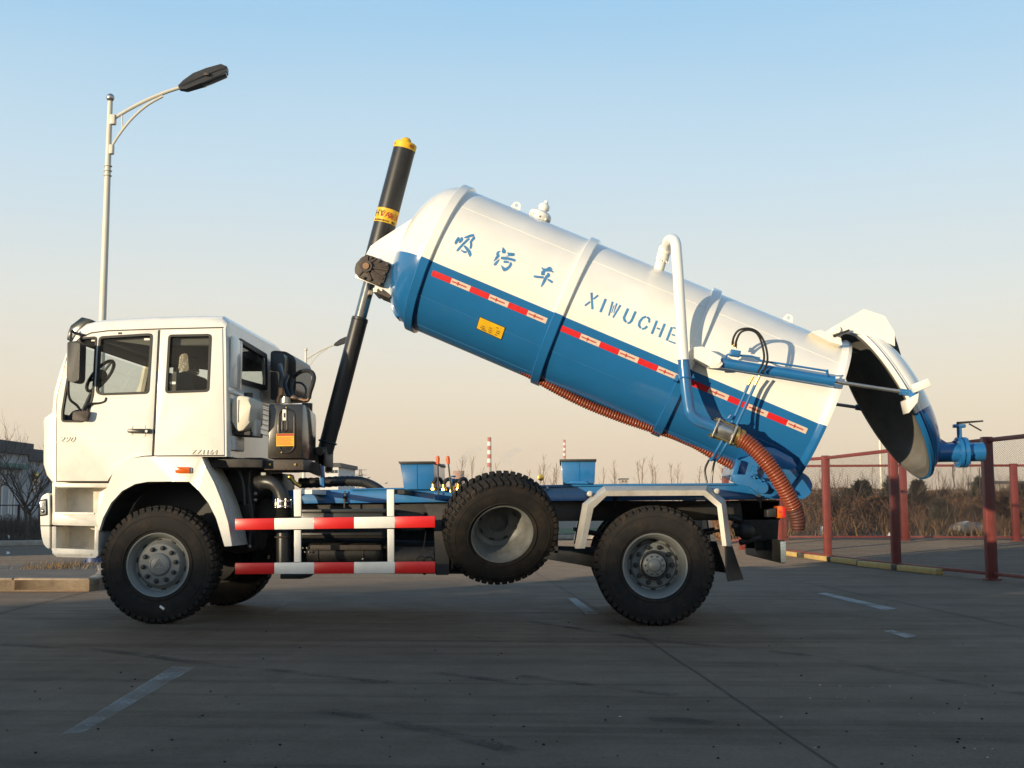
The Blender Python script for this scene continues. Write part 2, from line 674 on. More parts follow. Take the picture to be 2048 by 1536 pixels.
def ground_material():
    m = bpy.data.materials.new('worn_concrete')
    m.use_nodes = True
    n, l = m.node_tree.nodes, m.node_tree.links
    b = n['Principled BSDF']
    tc = n.new('ShaderNodeTexCoord')

    def noise(scale, detail=6, rough=.6, stretch=None, rot=0.0, w=0):
        mp = n.new('ShaderNodeMapping')
        mp.inputs['Rotation'].default_value = (0, 0, rot)
        if stretch: mp.inputs['Scale'].default_value = stretch
        mp.inputs['Location'].default_value = (w, w * .7, 0)
        l.new(tc.outputs['Object'], mp.inputs[0])
        t = n.new('ShaderNodeTexNoise')
        t.inputs['Scale'].default_value = scale
        t.inputs['Detail'].default_value = detail
        t.inputs['Roughness'].default_value = rough
        l.new(mp.outputs[0], t.inputs['Vector'])
        return t.outputs['Fac']

    def rng(src, a, c, lo, hi):
        r = n.new('ShaderNodeMapRange')
        r.inputs['From Min'].default_value = a; r.inputs['From Max'].default_value = c
        r.inputs['To Min'].default_value = lo; r.inputs['To Max'].default_value = hi
        l.new(src, r.inputs['Value'])
        return r.outputs[0]

    def mul(a, c):
        x = n.new('ShaderNodeMath'); x.operation = 'MULTIPLY'
        l.new(a, x.inputs[0]); l.new(c, x.inputs[1]); return x.outputs[0]

    big = rng(noise(.16, 5, .6), .3, .7, .72, 1.22)
    mid = rng(noise(1.3, 9, .78, w=3), .3, .7, .74, 1.26)
    fine = rng(noise(46, 5, .8, w=9), .28, .72, .52, 1.52)
    # tyre sweeps: long soft dark arcs crossing the lot
    st1 = rng(noise(1.0, 6, .62, stretch=(.16, 1.6, 1), rot=R_(14), w=5), .50, .70, 1.0, .42)
    st2 = rng(noise(1.0, 7, .6, stretch=(.10, 3.2, 1), rot=R_(9), w=17), .52, .66, 1.0, .50)
    st3 = rng(noise(1.0, 5, .6, stretch=(2.2, .14, 1), rot=R_(24), w=31), .58, .74, 1.0, .72)
    spots = rng(noise(5.5, 3, .5, w=41), .70, .78, 1.0, .45)
    v = mul(mul(mul(big, mid), fine), mul(mul(st1, st2), mul(st3, spots)))
    colr = n.new('ShaderNodeValToRGB')
    colr.color_ramp.elements[0].color = (.078, .063, .048, 1)
    colr.color_ramp.elements[1].color = (.102, .079, .055, 1)
    l.new(noise(.5, 5, .6, w=23), colr.inputs[0])
    sc = n.new('ShaderNodeVectorMath'); sc.operation = 'SCALE'
    l.new(colr.outputs[0], sc.inputs[0]); l.new(v, sc.inputs['Scale'])
    # pale scuffs
    fl = rng(noise(9, 2, .5, stretch=(.5, 1.6, 1), rot=R_(10), w=57), .755, .80, 0, .45)
    mx = n.new('ShaderNodeMix'); mx.data_type = 'RGBA'
    l.new(fl, mx.inputs[0]); l.new(sc.outputs[0], mx.inputs[6]); mx.inputs[7].default_value = (.36, .35, .33, 1)
    l.new(mx.outputs[2], b.inputs['Base Color'])
    l.new(rng(noise(2.2, 6, .7, w=13), .3, .7, .62, .85), b.inputs['Roughness'])
    b.inputs['Specular IOR Level'].default_value = .18
    b.inputs['Sheen Weight'].default_value = .08           # warm sheen standing in for low sun brightening the far paving
    b.inputs['Sheen Roughness'].default_value = .28
    b.inputs['Sheen Tint'].default_value = (1, .77, .55, 1)
    bp = n.new('ShaderNodeBump'); bp.inputs['Strength'].default_value = .7; bp.inputs['Distance'].default_value = .008
    l.new(noise(60, 6, .8, w=2), bp.inputs['Height']); l.new(bp.outputs[0], b.inputs['Normal'])
    return m


M['lot'] = ground_material()
M['soil'] = mat('dry_soil', (.16, .115, .075), .9, var=.35, vscale=.8, bump=.6, bscale=6, dirt=(.28, .22, .14), dirt_amt=.5, dirt_scale=2.5)
M['kerb'] = mat('weathered_kerb_stone', (.36, .27, .18), .8, var=.2, vscale=3, bump=.3, bscale=25, dirt=(.12, .085, .055), dirt_amt=.8, dirt_scale=5)
M['paver'] = mat('island_soil_paving', (.20, .135, .085), .9, var=.3, vscale=2.5, bump=.4, bscale=20, dirt=(.10, .08, .05), dirt_amt=.7, dirt_scale=2)
M['joint'] = mat('joint_filler', (.026, .022, .018), .9, var=.4, vscale=20)
M['yelkerb'] = mat('faded_yellow_kerb', (.46, .31, .10), .8, var=.15, vscale=8, dirt=(.30, .22, .12), dirt_amt=.7, dirt_scale=9)
M['blkkerb'] = mat('faded_black_kerb', (.05, .045, .04), .8, var=.3, vscale=8)
M['fence'] = mat('red_oxide_fence_paint', (.17, .030, .024), .5, var=.15, vscale=4, dirt=(.09, .025, .02), dirt_amt=.5, dirt_scale=6)
M['wire'] = mat('galvanised_mesh', (.075, .06, .052), .7)
M['pole'] = mat('cream_lamp_pole', (.60, .57, .48), .4, var=.05, vscale=4)
M['polebase'] = mat('blue_lamp_base', (.035, .06, .16), .5, var=.2, vscale=8, dirt=(.1, .09, .08), dirt_amt=.5)
M['lamp'] = mat('black_lamp_housing', (.02, .02, .022), .4, var=.1)
M['lamplens'] = mat('dark_lamp_lens', (.05, .045, .04), .15, coat=.8)
M['bark'] = mat('bare_bark', (.075, .055, .042), .9, var=.25, vscale=8)
M['bark2'] = mat('pale_bark', (.20, .15, .11), .9, var=.25, vscale=8)
M['juniper'] = mat('dull_winter_juniper', (.030, .029, .015), .9, var=.45, vscale=2.0)
M['brush'] = mat('dry_brown_brush', (.125, .060, .027), .95, var=.5, vscale=2.0)
M['straw'] = mat('dry_straw', (.21, .125, .05), .95, var=.4, vscale=3.0)
M['lawn'] = mat('winter_lawn', (.11, .12, .045), .95, var=.3, vscale=6, bump=.6, bscale=30)
M['facade'] = mat('grey_factory_wall', (.34, .35, .36), .8, var=.08, vscale=.6)
M['parapet'] = mat('dark_parapet', (.055, .06, .068), .7, var=.1)
M['teal'] = mat('teal_band', (.03, .13, .13), .6, var=.1)
M['winglass'] = mat('dark_window_glass', (.03, .035, .04), .12, coat=.6)
M['bwhite'] = mat('pale_building_wall', (.62, .62, .60), .8, var=.05)
M['paper'] = mat('white_litter', (.72, .70, .66), .7, var=.1)
M['rubble'] = mat('grey_rubble', (.36, .31, .26), .9, var=.25, vscale=3, bump=.4, bscale=10)
M['chim_w'] = mat('white_chimney_band', (.72, .69, .63), .8, var=.05, vscale=.05)
M['chim_r'] = mat('red_chimney_band', (.42, .10, .07), .8, var=.05, vscale=.05)
M['chim_c'] = mat('bare_chimney_concrete', (.42, .37, .32), .9, var=.08, vscale=.05)
M['brickred'] = mat('reddish_tower_wall', (.36, .20, .14), .9, var=.1, vscale=.05)

# ---------------------------------------------------------------- ground
def axis_vals(lo, hi, step, far):
    v = []
    x = lo
    while x <= hi + 1e-6: v.append(x); x += step
    out = []
    d = step
    x = hi
    while x < far: d *= 1.35; x += d; out.append(min(x, far))
    neg = []
    d = step; x = lo
    while x > -far: d *= 1.35; x -= d; neg.append(max(x, -far))
    return list(reversed(neg)) + v + out
gx, gy = axis_vals(-30, 40, 1.0, 4000), axis_vals(-16, 70, 1.0, 4000)
b = MB()
gv_ = [[b.bm.verts.new((x, y, zg(x, y))) for x in gx] for y in gy]
for j in range(len(gy) - 1):
    for i in range(len(gx) - 1):
        b._f([gv_[j][i], gv_[j][i + 1], gv_[j + 1][i + 1], gv_[j + 1][i]])
b.build('ground', M['lot'], None, sharp=None, kind='structure', normals=False)


def sheet(pts, m, name, lift=.004, kind='structure', sub=0):
    b = MB()
    b.poly([Vector((p.x, p.y, zg(p.x, p.y) + lift)) for p in pts])
    if sub:
        bmesh.ops.triangulate(b.bm, faces=b.bm.faces)
        bmesh.ops.subdivide_edges(b.bm, edges=b.bm.edges, cuts=sub, use_grid_fill=True)
        for v in b.bm.verts: v.co.z = zg(v.co.x, v.co.y) + lift
    for f in b.bm.faces:
        f.normal_update()
        if f.normal.z < 0: f.normal_flip()
    return b.build(name, m, None, sharp=None, kind=kind, normals=False)


def strip(path, w, m, name, lift=.004):
    pts = [on_ground(*p) for p in path]
    b = MB(); L_, R2 = [], []
    for k, p in enumerate(pts):
        t = (pts[min(k + 1, len(pts) - 1)] - pts[max(k - 1, 0)]); t.z = 0; t.normalize()
        nrm = Vector((-t.y, t.x, 0)) * w / 2 * (1 if not isinstance(w, list) else 1)
        L_.append(b.bm.verts.new((p.x + nrm.x, p.y + nrm.y, zg(p.x, p.y) + lift))); R2.append(b.bm.verts.new((p.x - nrm.x, p.y - nrm.y, zg(p.x, p.y) + lift)))
    for k in range(len(pts) - 1): b._f([R2[k], R2[k + 1], L_[k + 1], L_[k]])
    return b.build(name, m, None, sharp=None, kind='structure', normals=False)


def wob(path, n_=10, amp=1.0):
    out = []
    for a, c in zip(path, path[1:]):
        for k in range(n_):
            t = k / n_; out.append((a[0] + (c[0] - a[0]) * t + random.uniform(-amp, amp), a[1] + (c[1] - a[1]) * t + random.uniform(-amp, amp) * .4))
    out.append(path[-1]); return out


strip(wob([(1062, 1140), (1120, 1175), (1250, 1252), (1400, 1350), (1530, 1438), (1680, 1540), (1900, 1700)], 10, .8), .009, M['joint'], 'ground_joint')
strip(wob([(-60, 1243), (60, 1212), (200, 1178), (330, 1148)], 8, .8), .016, M['joint'], 'ground_joint')
strip(wob([(1580, 1160), (1800, 1205), (2100, 1268)], 8, .8), .014, M['joint'], 'ground_joint')


def paint_material():
    m = mat('worn_white_paint', (.36, .345, .315), .85)
    n, l = m.node_tree.nodes, m.node_tree.links
    b = n['Principled BSDF']
    tc = n.new('ShaderNodeTexCoord'); ns = n.new('ShaderNodeTexNoise'); ns.inputs['Scale'].default_value = 30; ns.inputs['Detail'].default_value = 8; ns.inputs['Roughness'].default_value = .75
    n2 = n.new('ShaderNodeTexNoise'); n2.inputs['Scale'].default_value = 2.5; n2.inputs['Detail'].default_value = 4
    l.new(tc.outputs['Object'], ns.inputs['Vector']); l.new(tc.outputs['Object'], n2.inputs['Vector'])
    ad = n.new('ShaderNodeMath'); ad.operation = 'ADD'; l.new(ns.outputs['Fac'], ad.inputs[0]); l.new(n2.outputs['Fac'], ad.inputs[1])
    mr = n.new('ShaderNodeMapRange'); mr.inputs['From Min'].default_value = .82; mr.inputs['From Max'].default_value = 1.22; mr.inputs['To Max'].default_value = .58
    l.new(ad.outputs[0], mr.inputs['Value']); l.new(mr.outputs[0], b.inputs['Alpha'])
    return m


M['mark'] = paint_material()
M['mark_clear'] = paint_material(); M['mark_clear'].name = 'clearer_white_paint'
for nd_ in M['mark_clear'].node_tree.nodes:
    if nd_.type == 'MAP_RANGE': nd_.inputs['From Min'].default_value = .66; nd_.inputs['From Max'].default_value = 1.0; nd_.inputs['To Max'].default_value = .8
M['tyremark'] = paint_material(); M['tyremark'].name = 'rubber_scuff'
for nd_ in M['tyremark'].node_tree.nodes:
    if nd_.type == 'MAP_RANGE': nd_.inputs['From Min'].default_value = .88; nd_.inputs['To Max'].default_value = .55
M['tyremark'].node_tree.nodes['Principled BSDF'].inputs['Base Color'].default_value = (.014, .013, .012, 1)
sheet([on_ground(*p) for p in ((122, 1470), (168, 1466), (392, 1335), (344, 1334))], M['mark'], 'painted_line')
sheet([on_ground(*p) for p in ((1634, 1187), (1652, 1186), (1793, 1218), (1768, 1221))], M['mark_clear'], 'painted_line')
sheet([on_ground(*p) for p in ((1766, 1262), (1784, 1261), (1834, 1273), (1812, 1277))], M['mark_clear'], 'painted_line')
sheet([on_ground(*p) for p in ((1136, 1197), (1152, 1197), (1196, 1228), (1172, 1229))], M['mark_clear'], 'painted_line')
sheet([on_ground(*p) for p in ((520, 1232), (526, 1232), (590, 1199), (583, 1199))], M['mark'], 'painted_line')
for pth, w in (([(420, 1332), (560, 1342), (700, 1358), (780, 1366)], .10), ([(860, 1345), (960, 1357), (1060, 1372)], .10), ([(640, 1420), (760, 1440), (900, 1470), (1060, 1510)], .12),
               ([(1040, 1352), (1250, 1380), (1350, 1392)], .10), ([(1040, 1240), (1300, 1280), (1600, 1310), (2060, 1390)], .12), ([(0, 1290), (200, 1300), (420, 1330)], .12), ([(1300, 1440), (1360, 1440), (1420, 1448)], .14)):
    strip(wob(pth, 6, 1.2), w, M['tyremark'], 'tyre_mark', .0045)

# ---------------------------------------------------------------- traffic island with the lamp post
isl = [on_ground(*p) for p in ((-420, 1183), (-250, 1183), (-100, 1183), (60, 1183), (178, 1183), (200, 1179), (212, 1172), (218, 1162), (214, 1150))]
isl_back = [on_ground(*p) for p in ((190, 1134), (120, 1138), (0, 1150), (-160, 1160), (-420, 1168))]
b = MB(); b.prism([Vector((p.x, p.y, .0)) for p in isl + isl_back], (0, 0, .150)); b.build('traffic_island', M['paver'], None, sharp=20, kind='structure')
kt = thing('island_kerb', (isl[3].x, isl[3].y, 0), 'weathered kerb of big sandstone coloured blocks round the lamp post island at left', 'kerb')
path = isl
# blocks about a metre long following the outline
acc = [0]
for a, c in zip(path, path[1:]): acc.append(acc[-1] + (c - a).length)
def along(d):
    d = min(max(d, 0), acc[-1])
    for k in range(len(path) - 1):
        if d <= acc[k + 1]:
            return path[k].lerp(path[k + 1], (d - acc[k]) / max(1e-9, acc[k + 1] - acc[k]))
    return path[-1]
d = acc[4] - 9.05
cuts = [max(0, d) + .98 * k for k in range(40)]
cuts = [c for c in cuts if c < acc[4] - .2] + [acc[4], acc[5], acc[6], acc[7], acc[8]]
for a, c in zip(cuts, cuts[1:]):
    p, q = along(a + .006), along(c - .006)
    t = (q - p).normalized(); nn = Vector((-t.y, t.x, 0))
    w = nn * .16
    j = random.uniform(-.008, .008)
    b = MB(); b.hexa([p, q, q + w, p + w, p + Vector((0, 0, .172 + j)), q + Vector((0, 0, .172 + j)), q + w + Vector((0, 0, .172 + j)), p + w + Vector((0, 0, .172 + j))], .018)
    b.build('kerb_stone', M['kerb'], kt)
b = MB()
rr = random.Random(3)
for k in range(420):
    p = on_ground(rr.uniform(20, 140), 1161) if k % 2 else on_ground(rr.gauss(100, 30), rr.uniform(1150, 1158))
    p = Vector((p.x + rr.uniform(-.3, .3), p.y + rr.uniform(.25, 1.0), .15))
    a = rr.uniform(0, 6.28); L = rr.uniform(.03, .10)
    b.poly([p, p + Vector((math.cos(a) * .012, math.sin(a) * .012, 0)), p + Vector((rr.uniform(-.05, .05), rr.uniform(-.05, .05), L))])
b.build('dead_grass', M['straw'], None, sharp=None, kind='stuff')

# ---------------------------------------------------------------- street lamps
def street_lamp(base, name_label, base_z=0.0, hgt=8.3, yawn=0.0, group=None, detail=True, arm_dir=None):
    t = thing('street_lamp', (base.x, base.y, base_z), name_label, 'street lamp', group)
    B = Vector((base.x, base.y, base_z)); U = Vector((0, 0, 1))
    A = arm_dir if arm_dir else Vector((1, 0, 0))
    seg = 20 if detail else 8
    b = MB(); b.lathe([(0, .9), (.080, .9), (.060, hgt * .73), (.046, hgt - .12), (0, hgt - .12)], B, U, seg); b.build('pole', M['pole'], t)
    b = MB(); b.lathe([(0, 0), (.22, 0), (.22, .03), (.145, .035), (.14, .55), (.10, .62), (.082, .95), (0, .95)], B, U, seg); b.build('pole_base', M['polebase'], t)
    if detail:
        for a in range(4):
            v = Vector((math.cos(a * 1.571 + .785), math.sin(a * 1.571 + .785), 0)); w = Vector((-v.y, v.x, 0)) * .008
            b = MB(); b.prism([B + v * .14 - w + U * .03, B + v * .235 - w + U * .03, B + v * .14 - w + U * .22], w * 2); b.build('base_rib', M['polebase'], t)
        for k in range(3):
            b = MB(); b.torus(B + U * (hgt * .845 + k * .09 - .18), U, .066, .010, 20, 6); b.build('collar', M['pole'], t)
    b = MB(); b.ball(B + U * (hgt - .05), .075, 14 if detail else 8); b.build('finial', M['steel'] if detail else M['pole'], t)
    def q(x, z_): return B + A * x + U * (hgt + z_)
    s = 1.0
    arm = smooth_path([q(.05, -.46), q(.35, -.26), q(.70, -.06), q(1.05, .10), q(1.30, .19)], 5)
    b = MB(); b.tube(arm, .034, 10 if detail else 6); b.build('arm', M['pole'], t)
    br_ = smooth_path([q(.03, -1.02), q(.20, -.72), q(.42, -.42), q(.68, -.17), q(.95, .0)], 5)
    b = MB(); b.tube(br_, .024, 8 if detail else 5); b.tube([q(.22, -.38), q(.24, -.66)], .014, 6); b.build('brace', M['pole'], t)
    if detail:
        b = MB(); b.bb(q(.03, -.56) - Vector((.02, .05, 0)), q(.09, -.38) + Vector((.02, .05, 0)), .006); b.build('arm_bracket', M['pole'], t)
        b = MB(); b.bb(q(.03, -1.12) - Vector((.02, .05, 0)), q(.07, -.95) + Vector((.02, .05, 0)), .006); b.build('arm_bracket', M['pole'], t)
    W = Vector((-A.y, A.x, 0))
    h = MB()
    # wedge shaped housing tilted up
    def hq(x, z_, w): return [q(1.24 + x * .93 - z_ * .37, .17 + x * .37 + z_ * .93) + W * (w * k) for k in (-1, 1)]
    prof_h = [(0, -.045, .05), (.12, -.10, .09), (.42, -.10, .13), (.78, -.075, .13), (.93, -.04, .11), (.97, .05, .09), (.88, .13, .10), (.60, .14, .12), (.34, .13, .12), (.12, .075, .09), (0, .03, .05)]
    L_ = [h.bm.verts.new(hq(x, z_, w)[0]) for x, z_, w in prof_h]; R2 = [h.bm.verts.new(hq(x, z_, w)[1]) for x, z_, w in prof_h]
    h._f(list(reversed(L_))); h._f(R2)
    for k in range(len(prof_h)):
        j = (k + 1) % len(prof_h); h._f([L_[k], L_[j], R2[j], R2[k]])
    hd_ = h.build('lamp_head', M['lamp'], t, sharp=25)
    if detail:
        b = MB()
        pts = [hq(.42, -.115, .12), hq(.90, -.085, .11)]
        b.hexa([pts[0][0], pts[1][0], pts[1][1], pts[0][1]] + [p + U * .04 for p in (pts[0][0], pts[1][0], pts[1][1], pts[0][1])], .01); b.build('lamp_lens', M['lamplens'], hd_)
        b = MB(); p = hq(.57, .02, .14); b.box(p[0], (.09, .03, .05), None, .006); b.build('latch', M['cast'], hd_)
        b = MB(); b.tube([hq(.02, .01, .10)[0], hq(.96, .03, .128)[0]], .006, 5); b.build('housing_seam', M['lamplens'], hd_)
    return t


base = on_ground(187, 1141); top = PD(224, 190, (base - CAM).dot(cF0))
street_lamp(Vector((base.x, base.y, 0)), 'tall cream street lamp with a black head standing behind the white cab', 0.0, top.z, arm_dir=Vector((1, .12, 0)).normalized())
LG = 'street lamps along the far road'
def far_lamp(pxpole, pytop, D, lab, arm=Vector((1, .1, 0)).normalized(), hgt=8.3):
    p = PD(pxpole, pytop, D)
    street_lamp(p, lab, p.z - hgt, hgt, group=LG, detail=False, arm_dir=arm)
far_lamp(612, 697, 53, 'small distant street lamp just left of the black tipping ram')
p_ = on_ground(1756, 1012); D_ = 58
pp2 = PD(1756, 760, D_)
street_lamp(pp2, 'thin distant lamp pole with a blue foot behind the red fence', pp2.z - 8.3, 8.3, group=LG, detail=False, arm_dir=Vector((.3, 1, 0)).normalized())
for (hx, hy), lab in (((687, 938), 'tiny far street lamp nearest the ram foot, above the black return hose'), ((722, 951), 'tiny far street lamp second from the ram foot'),
                      ((737, 956), 'tiny far street lamp third from the ram foot'), ((773, 966), 'tiny far street lamp beside the first blue tank rest')):
    D = 7.3 * FPX / (1018 - hy)
    far_lamp(hx - 1.75 * FPX / D, hy + 3, D, lab)

# ---------------------------------------------------------------- red fences with expanded mesh
def fence_run(pts, hgt, label, w_post=.13, mesh_pitch=.066, ratio=.5, name='mesh_fence', base_z=None):
    t = thing(name, pts[0], label, 'fence')
    for p in pts:
        b = MB()
        b.bb((p.x - w_post / 2, p.y - w_post / 2, p.z), (p.x + w_post / 2, p.y + w_post / 2, p.z + hgt), .008)
        po = b.build('post', M['fence'], t)
        b = MB(); b.bb((p.x - w_post * .75, p.y - w_post * .75, p.z), (p.x + w_post * .75, p.y + w_post * .75, p.z + .025), .003)
        b.build('foot_plate', M['fence'], po)
    for a, c in zip(pts, pts[1:]):
        d_ = c - a; d2 = Vector((d_.x, d_.y, 0)).normalized(); nrm = Vector((-d2.y, d2.x, 0))
        A, C = a + d2 * (w_post * .5), c - d2 * (w_post * .5)
        for z0, z1 in ((hgt - .085, hgt - .02), (.07, .125)):
            b = MB(); w = nrm * .025
            b.hexa([A - w + Vector((0, 0, z0)), C - w + Vector((0, 0, z0)), C + w + Vector((0, 0, z0)), A + w + Vector((0, 0, z0)), A - w + Vector((0, 0, z1)), C - w + Vector((0, 0, z1)), C + w + Vector((0, 0, z1)), A + w + Vector((0, 0, z1))], .004)
            b.build('rail', M['fence'], t)
        # mesh: two sets of slanting wires
        L = (C - A).length; H0, H1 = .125, hgt - .085; H = H1 - H0
        b = MB(); r = .0013
        slope = ratio
        for sg in (1, -1):
            n0 = int(-(H / slope) / mesh_pitch) - 1; n1 = int((L + H / slope) / mesh_pitch) + 1
            for k in range(n0, n1):
                x0 = k * mesh_pitch
                # line: z = slope*(x-x0) (sg=1) or H - slope*(x-x0)
                xa, xb = max(0, x0), min(L, x0 + H / slope)
                if xb - xa < .01: continue
                za, zb_ = (xa - x0) * slope, (xb - x0) * slope
                if sg < 0: za, zb_ = H - za, H - zb_
                def pt(x, z_): return A.lerp(C, x / L) + Vector((0, 0, H0 + z_))
                p, q = pt(xa, za), pt(xb, zb_)
                e = Vector((0, 0, r)); f = nrm * r
                vs_ = [b.bm.verts.new(v) for v in (p + e, p - e + f, p - e - f, q + e, q - e + f, q - e - f)]
                for i, j in ((0, 1), (1, 2), (2, 0)): b._f([vs_[i], vs_[j], vs_[3 + j], vs_[3 + i]])
        b.build('wire_mesh', M['wire'], t, sharp=None, kind='stuff', normals=False)
    return t


near = []
for px, py in ((1984, 1160), (1793, 1139), (1656, 1121), (1562, 1108)):
    p = on_ground(px, py); near.append(p)
dirn = (near[0] - near[1]); near = [near[0] + dirn * 1.0] + near + [near[-1] + (near[-1] - near[-2]) * 1.0]
for p in near: p.z = zg(p.x, p.y)
fence_run(near, 2.2, 'red framed mesh fence running away along the right edge of the lot', w_post=.15)
DF = 33.5
farp = [col_at(px, DF + (px - 1808) * -.0012) for px in (1452, 1566, 1808, 2030, 2260)]
z_corner = on_ground(1808, 1080)
fence_run([Vector((p.x, p.y, p.z)) for p in farp], 2.12, 'far red mesh fence across the right background in front of the bushes', w_post=.17, mesh_pitch=.15)
# low kerb under the near fence, painted in yellow and black blocks
kb = thing('fence_kerb', near[2], 'low yellow and black painted kerb under the near red fence', 'kerb')
k_end = near[1] + (near[2] - near[1]) * .45
seq = [near[1].lerp(near[2], .45), near[2], near[3], near[4]]
acc2 = [0]
for a, c in zip(seq, seq[1:]): acc2.append(acc2[-1] + (c - a).length)
dd = 0; kk = 0
while dd < acc2[-1] - .3:
    L = (1.45 if kk % 2 == 0 else .22)
    for k in range(3):
        if dd <= acc2[k + 1]: break
    p = seq[k].lerp(seq[k + 1], (dd - acc2[k]) / (acc2[k + 1] - acc2[k])); u = (seq[k + 1] - seq[k]).normalized(); q = p + u * (L - .01); w = Vector((-u.y, u.x, 0)) * .14
    if w.x > 0: w = -w
    s_ = w * .9
    b = MB(); b.hexa([p + s_ * .2, q + s_ * .2, q + s_ * .2 + w, p + s_ * .2 + w] + [v + Vector((0, 0, .10)) for v in (p + s_ * .2, q + s_ * .2, q + s_ * .2 + w, p + s_ * .2 + w)], .015)
    b.build('kerb_block', M['yelkerb'] if kk % 2 == 0 else M['blkkerb'], kb)
    dd += L; kk += 1

# ---------------------------------------------------------------- verges beyond the lot
far_e = [col_at(px, DF + .35) for px in (1420, 1560, 1810, 2080, 2600)]
far_b = [col_at(px, 75) for px in (2500, 2100, 1800, 1500, 1300)]
b = MB()
NX, NY = 40, 14
rows_ = []
for j in range(NY + 1):
    t = j / NY
    D = DF + .3 + t * 45
    rows_.append([])
    for i in range(NX + 1):
        px = 1405 + i * 30
        p = col_at(px, D)
        hz = .004 + sstep(0, .2, t) * (.28 + .22 * math.sin(i * 1.7 + j) * .5 + .2 * math.sin(i * .9))
        rows_[-1].append(b.bm.verts.new((p.x, p.y, p.z + max(.004, hz))))
for j in range(NY):
    for i in range(NX): b._f([rows_[j][i], rows_[j][i + 1], rows_[j + 1][i + 1], rows_[j + 1][i]])
b.build('verge', M['soil'], None, sharp=60, kind='structure', normals=False)
# verge on the far side of the road, left and middle
ve = [on_ground(*p) for p in ((-700, 1094), (-100, 1094), (120, 1090), (600, 1082), (1100, 1078), (1400, 1078))]
vb = [col_at(px, 95) for px in (1400, 1000, 500, 0, -700)]
sheet(ve + vb, M['soil'], 'verge', .12, sub=2)
kt2 = thing('road_kerb', ve[2], 'pale kerb along the far side of the road behind the truck', 'kerb')
for a, c in zip(ve, ve[1:]):
    n_ = max(1, int((c - a).length / 3.0)); u = (c - a).normalized(); w = Vector((-u.y, u.x, 0)) * .18
    for k in range(n_):
        p, q = a.lerp(c, k / n_) + u * .01, a.lerp(c, (k + 1) / n_) - u * .01
        b = MB(); b.hexa([p - w, q - w, q + w * .2, p + w * .2] + [v + Vector((0, 0, .16)) for v in (p - w, q - w, q + w * .2, p + w * .2)], .015); b.build('kerb_stone', M['rubble'], kt2)
gl = [on_ground(px, py) for px, py in ((900, 1077), (1100, 1075.5), (1430, 1075.5), (1430, 1064), (900, 1064))]
sheet(gl, M['lawn'], 'lawn', .14)


# ---------------------------------------------------------------- plants
def blades(b, rnd, c, n_, r, h, wd, cone=0.0, up=.5, sq=1.0):
    for _ in range(n_):
        t = rnd.random() ** .8
        rad = r * (1 - cone * t) * (1.0 if cone else math.sin(math.pi * min(.97, .2 + t * .75)) ** .6)
        a = rnd.uniform(0, 6.283); q = rad * math.sqrt(rnd.uniform(.25, 1))
        lump = .8 + .35 * math.sin(a * 3 + t * 9 + c.x) * math.sin(t * 13 + a)
        p = c + Vector((math.cos(a) * q * lump, math.sin(a) * q * sq * lump, t * h))
        d_ = Vector((math.cos(a) + rnd.gauss(0, .5), math.sin(a) + rnd.gauss(0, .5), up + rnd.gauss(0, .5))).normalized()
        L = wd * rnd.uniform(1.6, 4.0)
        s_ = d_.orthogonal().normalized(); s_.rotate(Quaternion(d_, rnd.uniform(0, 6.28)))
        w_ = wd * rnd.uniform(.25, .6)
        b._f([b.bm.verts.new(v) for v in (p - s_ * w_, p + s_ * w_, p + d_ * L)])


def twigs(b, rnd, p, d_, L, r, lev, spread=.5, n_=(2, 4), sides=4, up=.25):
    """one tapering limb and its side shoots"""
    k = 4
    pts, q, dd_ = [p], p.copy(), d_.copy()
    for i in range(k):
        dd_ = (dd_ + Vector((rnd.gauss(0, .09), rnd.gauss(0, .09), rnd.gauss(0, .05) + up * .08))).normalized()
        q = q + dd_ * (L / k); pts.append(q.copy())
    b.tube(pts, [r * (1 - .62 * i / k) for i in range(k + 1)], sides, caps=False)
    if lev <= 0: return
    for _ in range(rnd.randint(*n_)):
        t = rnd.uniform(.25, 1.0); i = min(k - 1, int(t * k)); s_ = pts[i].lerp(pts[i + 1], t * k - i)
        a = Vector((rnd.gauss(0, 1), rnd.gauss(0, 1), rnd.gauss(0, .6) + .3)).normalized()
        nd = (dd_ * (1 - spread) + a * spread + Vector((0, 0, up))).normalized()
        twigs(b, rnd, s_, nd, L * rnd.uniform(.45, .72), max(.0035, r * .5), lev - 1, spread, n_, max(3, sides - 1), up)


def bush(loc, h, r, label, kind, group, seed, n_=1400):
    rnd = random.Random(seed)
    t = thing('bush' if kind != 'juniper' else 'juniper_bush', loc, label, 'bush', group)
    b = MB()
    if kind == 'juniper': blades(b, rnd, loc + Vector((0, 0, .05)), n_, r, h * .92, .055, cone=.85, up=.9)
    else: blades(b, rnd, loc + Vector((0, 0, .02)), n_, r, h * .9, .05, cone=0, up=.6)
    b.build('foliage', M['juniper'] if kind == 'juniper' else M[kind], t, sharp=None, normals=False, kind='stuff')
    b = MB()
    for _ in range(5 if kind == 'juniper' else 14):
        twigs(b, rnd, loc + Vector((rnd.uniform(-.3, .3) * r, rnd.uniform(-.3, .3) * r, 0)), Vector((rnd.gauss(0, .3), rnd.gauss(0, .3), 1)).normalized(), h * rnd.uniform(.6, 1.0), .02, 2, .4, (2, 3), 3)
    b.build('stem', M['bark'], t, sharp=None, normals=False)
    return t


